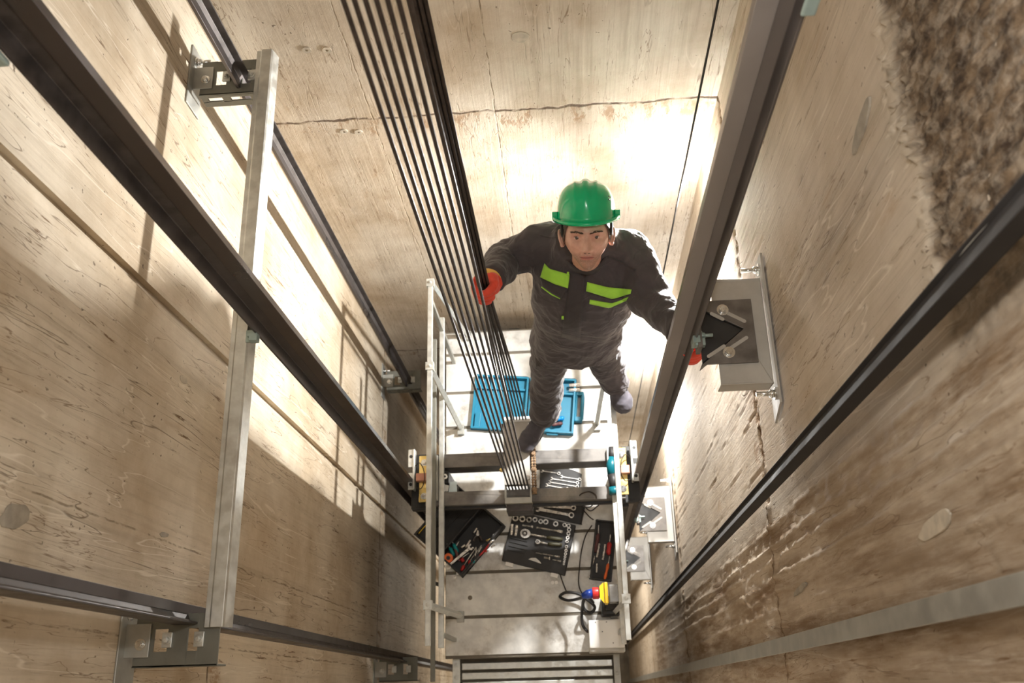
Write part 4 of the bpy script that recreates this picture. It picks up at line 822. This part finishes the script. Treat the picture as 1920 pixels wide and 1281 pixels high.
pliers(P3(690, 620), P3(560, 790), P3(640, 750), P3(765, 590), 'red', 'red-handled pliers at the right of the black tool box', zt)
pliers(P3(540, 520), P3(590, 600), P3(480, 600), P3(540, 460), 'raildark', 'dark steel pliers with shiny jaw in the middle of the tool box', zt + .012)
for i, (x, y, r, lb) in enumerate(((760, 528, 14, 'shiny round nut at the right end of the tool box'), (270, 1040, 14, 'shiny nut in the bottom corner of the tool box'), (235, 1085, 12, 'smaller nut lowest in the bottom corner of the tool box'), (470, 885, 11, 'small shiny nut by the front wall of the tool box'))):
    tag(MB().ring(P3z(x, y, -.01), (0, 0, 1), .003, .009, .009, 6).obj('nut', 'chrome'), lb, 'nut')
for i, (x0, y0, x1, y1, lb) in enumerate(((485, 495, 530, 430, 'slim chrome bit at the upper edge of the tool heap'), (320, 690, 370, 655, 'short chrome stub left of the ring of the wrench'), (380, 690, 440, 590, 'chrome rod standing by the ring of the big wrench'), (715, 685, 768, 655, 'bright chrome rod end right of the red pliers'), (530, 800, 590, 680, 'thin chrome rod left of the red pliers'), (650, 600, 715, 575, 'pale brass fitting above the red pliers'))):
    tag(MB().tube([P3z(x0, y0, .01), P3z(x1, y1, .01)], .0055, 10).obj('metal_rod', 'chrome' if i < 5 else 'gold'), lb, 'rod')
# long tray on the right
mx, w, h = quadM((1117, 976), (1157, 981), (1094, 1084), ZR)
tr = tray(None, 'screwdriver_tray', mx, 0, w, 0, h, .035, .008, 'blk'); tag(tr, 'long narrow black tray of screwdrivers on the right of the roof', 'tray')
P6 = lambda x, y: (1040 + x / 4.271, 940 + y / 4.271)
zz = ZR + .03
driver((*P6(440, 330), *P6(430, 430)), 'red', P6(448, 265), 'thick red-handled screwdriver in the narrow tray', zz, .014)
driver((*P6(430, 500), *P6(400, 630)), 'orange', P6(440, 440), 'orange screwdriver at the lower right of the narrow tray', zz, .009)
driver((*P6(350, 260), *P6(325, 410)), 'wine', P6(352, 190), 'wine-brown screwdriver at the upper left of the narrow tray', zz, .012)
for i, (x0, y0, x1, y1, r, lb) in enumerate(((322, 440, 275, 605, .004, 'thin chrome shaft with ball end at the lower left of the narrow tray'), (358, 340, 338, 450, .006, 'wide chrome shaft in the middle of the narrow tray'), (405, 345, 385, 470, .006, 'chrome shaft beside the red handle in the narrow tray'), (338, 500, 336, 572, .006, 'short chrome stub low in the narrow tray'))):
    a, b = at(*P6(x0, y0), z=zz), at(*P6(x1, y1), z=zz); q = MB().tube([a, b], r, 10)
    if i == 0: q.ball(b, .007)
    tag(q.obj('driver_shaft', 'chrome'), lb, 'shaft')
# teal and black power tool lying across the beams
t = thing('cordless_tool', 'slim teal and black cordless tool standing by the right guard rail', 'power tool', (.205, 1.1, ZB))
def yp(v, u, z=ZB + .035): return at(u, v, z=z)
MB().tube([yp(838, 1146), yp(848, 1147), yp(858, 1149)], .02, 14, rs=[.013, .017, .022]).obj('chuck', 'blk', t)
M['tealdk'] = mat('dark_teal_housing', (.0, .13, .17), .4)
MB().tube([yp(858, 1149), yp(872, 1147), yp(890, 1148)], .03, 16, rs=[.022, .030, .026]).obj('housing', 'tealdk', t)
MB().tube([yp(890, 1148), yp(902, 1150), yp(914, 1152)], .025, 16, rs=[.028, .024, .027]).obj('grip', 'blk', t)
MB().tube([yp(914, 1152), yp(927, 1153)], .03, 16, rs=[.031, .031]).obj('battery', 'tealdk', t)
# paper tag and card between the beams
m = MB(); m.prism([at(*p, z=-4.93) for p in ((844, 904), (856, 903), (857, 922), (841, 923))], (0, 0, .002)); tag(m.obj('paper_tag', 'paper'), 'pale blue card leaning by the switch between the beams', 'card')
m = MB(); m.prism([at(*p, z=-4.94) for p in ((831, 908), (842, 911), (840, 922), (830, 921))], (0, 0, .004)); tag(m.obj('paper_note', 'white'), 'small white paper beside the pale blue card', 'paper')
# stop switch with plug on the right rail
sw = MB(); zs_ = -4.93
def S(u, v, z=zs_): return at(u, v, z=z)
a, b = S(1141, 1097), S(1164, 1130); sw.box(a.x, b.x, b.y, a.y, zs_ - .06, zs_ + .02); sw = sw.obj('switch_housing', 'greyp', car, .005)
a, b = S(1132, 1093), S(1141, 1133); MB().box(a.x, b.x, b.y, a.y, zs_ - .05, zs_ + .035).obj('switch_plate', 'yellow', sw, .005)
c = S(1132, 1112, zs_ + .01); MB().prism([c + Vector(p) for p in ((0, .055, -.03), (0, .05, .03), (-.022, .03, .035), (-.022, -.03, .035), (0, -.055, .03))], (0, 0, .004)).obj('plate_wing', 'yellow', sw, .002)
MB().cyl(c + Vector((0, 0, .0)), c + Vector((-.03, 0, 0)), .025).obj('socket_collar', 'raildark', sw); MB().cyl(c + Vector((-.026, 0, 0)), c + Vector((-.058, 0, 0)), .030, 18).obj('plug_ring', 'red', sw, .002)
MB().tube([c + Vector((-.058, 0, 0)), c + Vector((-.085, -.005, 0)), c + Vector((-.115, -.012, 0))], .026, 16, rs=[.024, .023, .012]).obj('plug', mat('dark_blue_plug', (.01, .05, .35), .35), sw)
# black power cable in a loose coil
cc = lambda u, v, z: at(u, v, z=z)
pts = [cc(1101, 1115, -4.94), cc(1088, 1122, -5.2), cc(1065, 1126, -5.3), cc(1050, 1119, -5.35), cc(1062, 1111, -5.38), cc(1085, 1114, -5.38), cc(1100, 1124, -5.38), cc(1115, 1138, -5.36), cc(1108, 1149, -5.37), cc(1096, 1143, -5.38), cc(1093, 1130, -5.36), cc(1100, 1120, -5.33), cc(1112, 1130, -5.3), cc(1100, 1118, -5.25), cc(1094, 1128, -5.3), cc(1091, 1150, -5.4), cc(1092, 1170, -5.43), cc(1099, 1182, -5.43), cc(1104, 1185, -5.43)]
tag(MB().tube(smoothp(pts, 8), .0085, 10).obj('power_cable', 'blk'), 'thick black cable coiled in front of the blue plug', 'cable')
pts = [cc(1122, 948, -5.0), cc(1106, 958, -5.3), cc(1090, 940, -5.1), cc(1088, 928, -4.88), cc(1105, 922, -4.87), cc(1118, 932, -4.88), cc(1108, 950, -5.1), cc(1092, 952, -5.3), cc(1104, 968, -5.42), cc(1113, 975, -5.43)]
tag(MB().tube(smoothp(pts, 8), .0035, 8).obj('thin_lead', 'rope'), 'thin dark lead looping over the front crossbeam', 'cable')
pts = [cc(1110, 985, -5.43), cc(1098, 1005, -5.44), cc(1090, 1035, -5.44), cc(1086, 1070, -5.44), cc(1085, 1095, -5.44), cc(1091, 1112, -5.44), cc(1102, 1120, -5.43)]
tag(MB().tube(smoothp(pts, 8), .0035, 8).obj('thin_lead', 'rope'), 'thin dark lead running between socket case and narrow tray', 'cable')
pts = [cc(1050, 1076, -5.44), cc(1055, 1092, -5.445), cc(1063, 1112, -5.44)]
tag(MB().tube(smoothp(pts, 8), .0035, 8).obj('thin_lead', 'rope'), 'short dark lead from the corner of the socket case to the coil', 'cable')
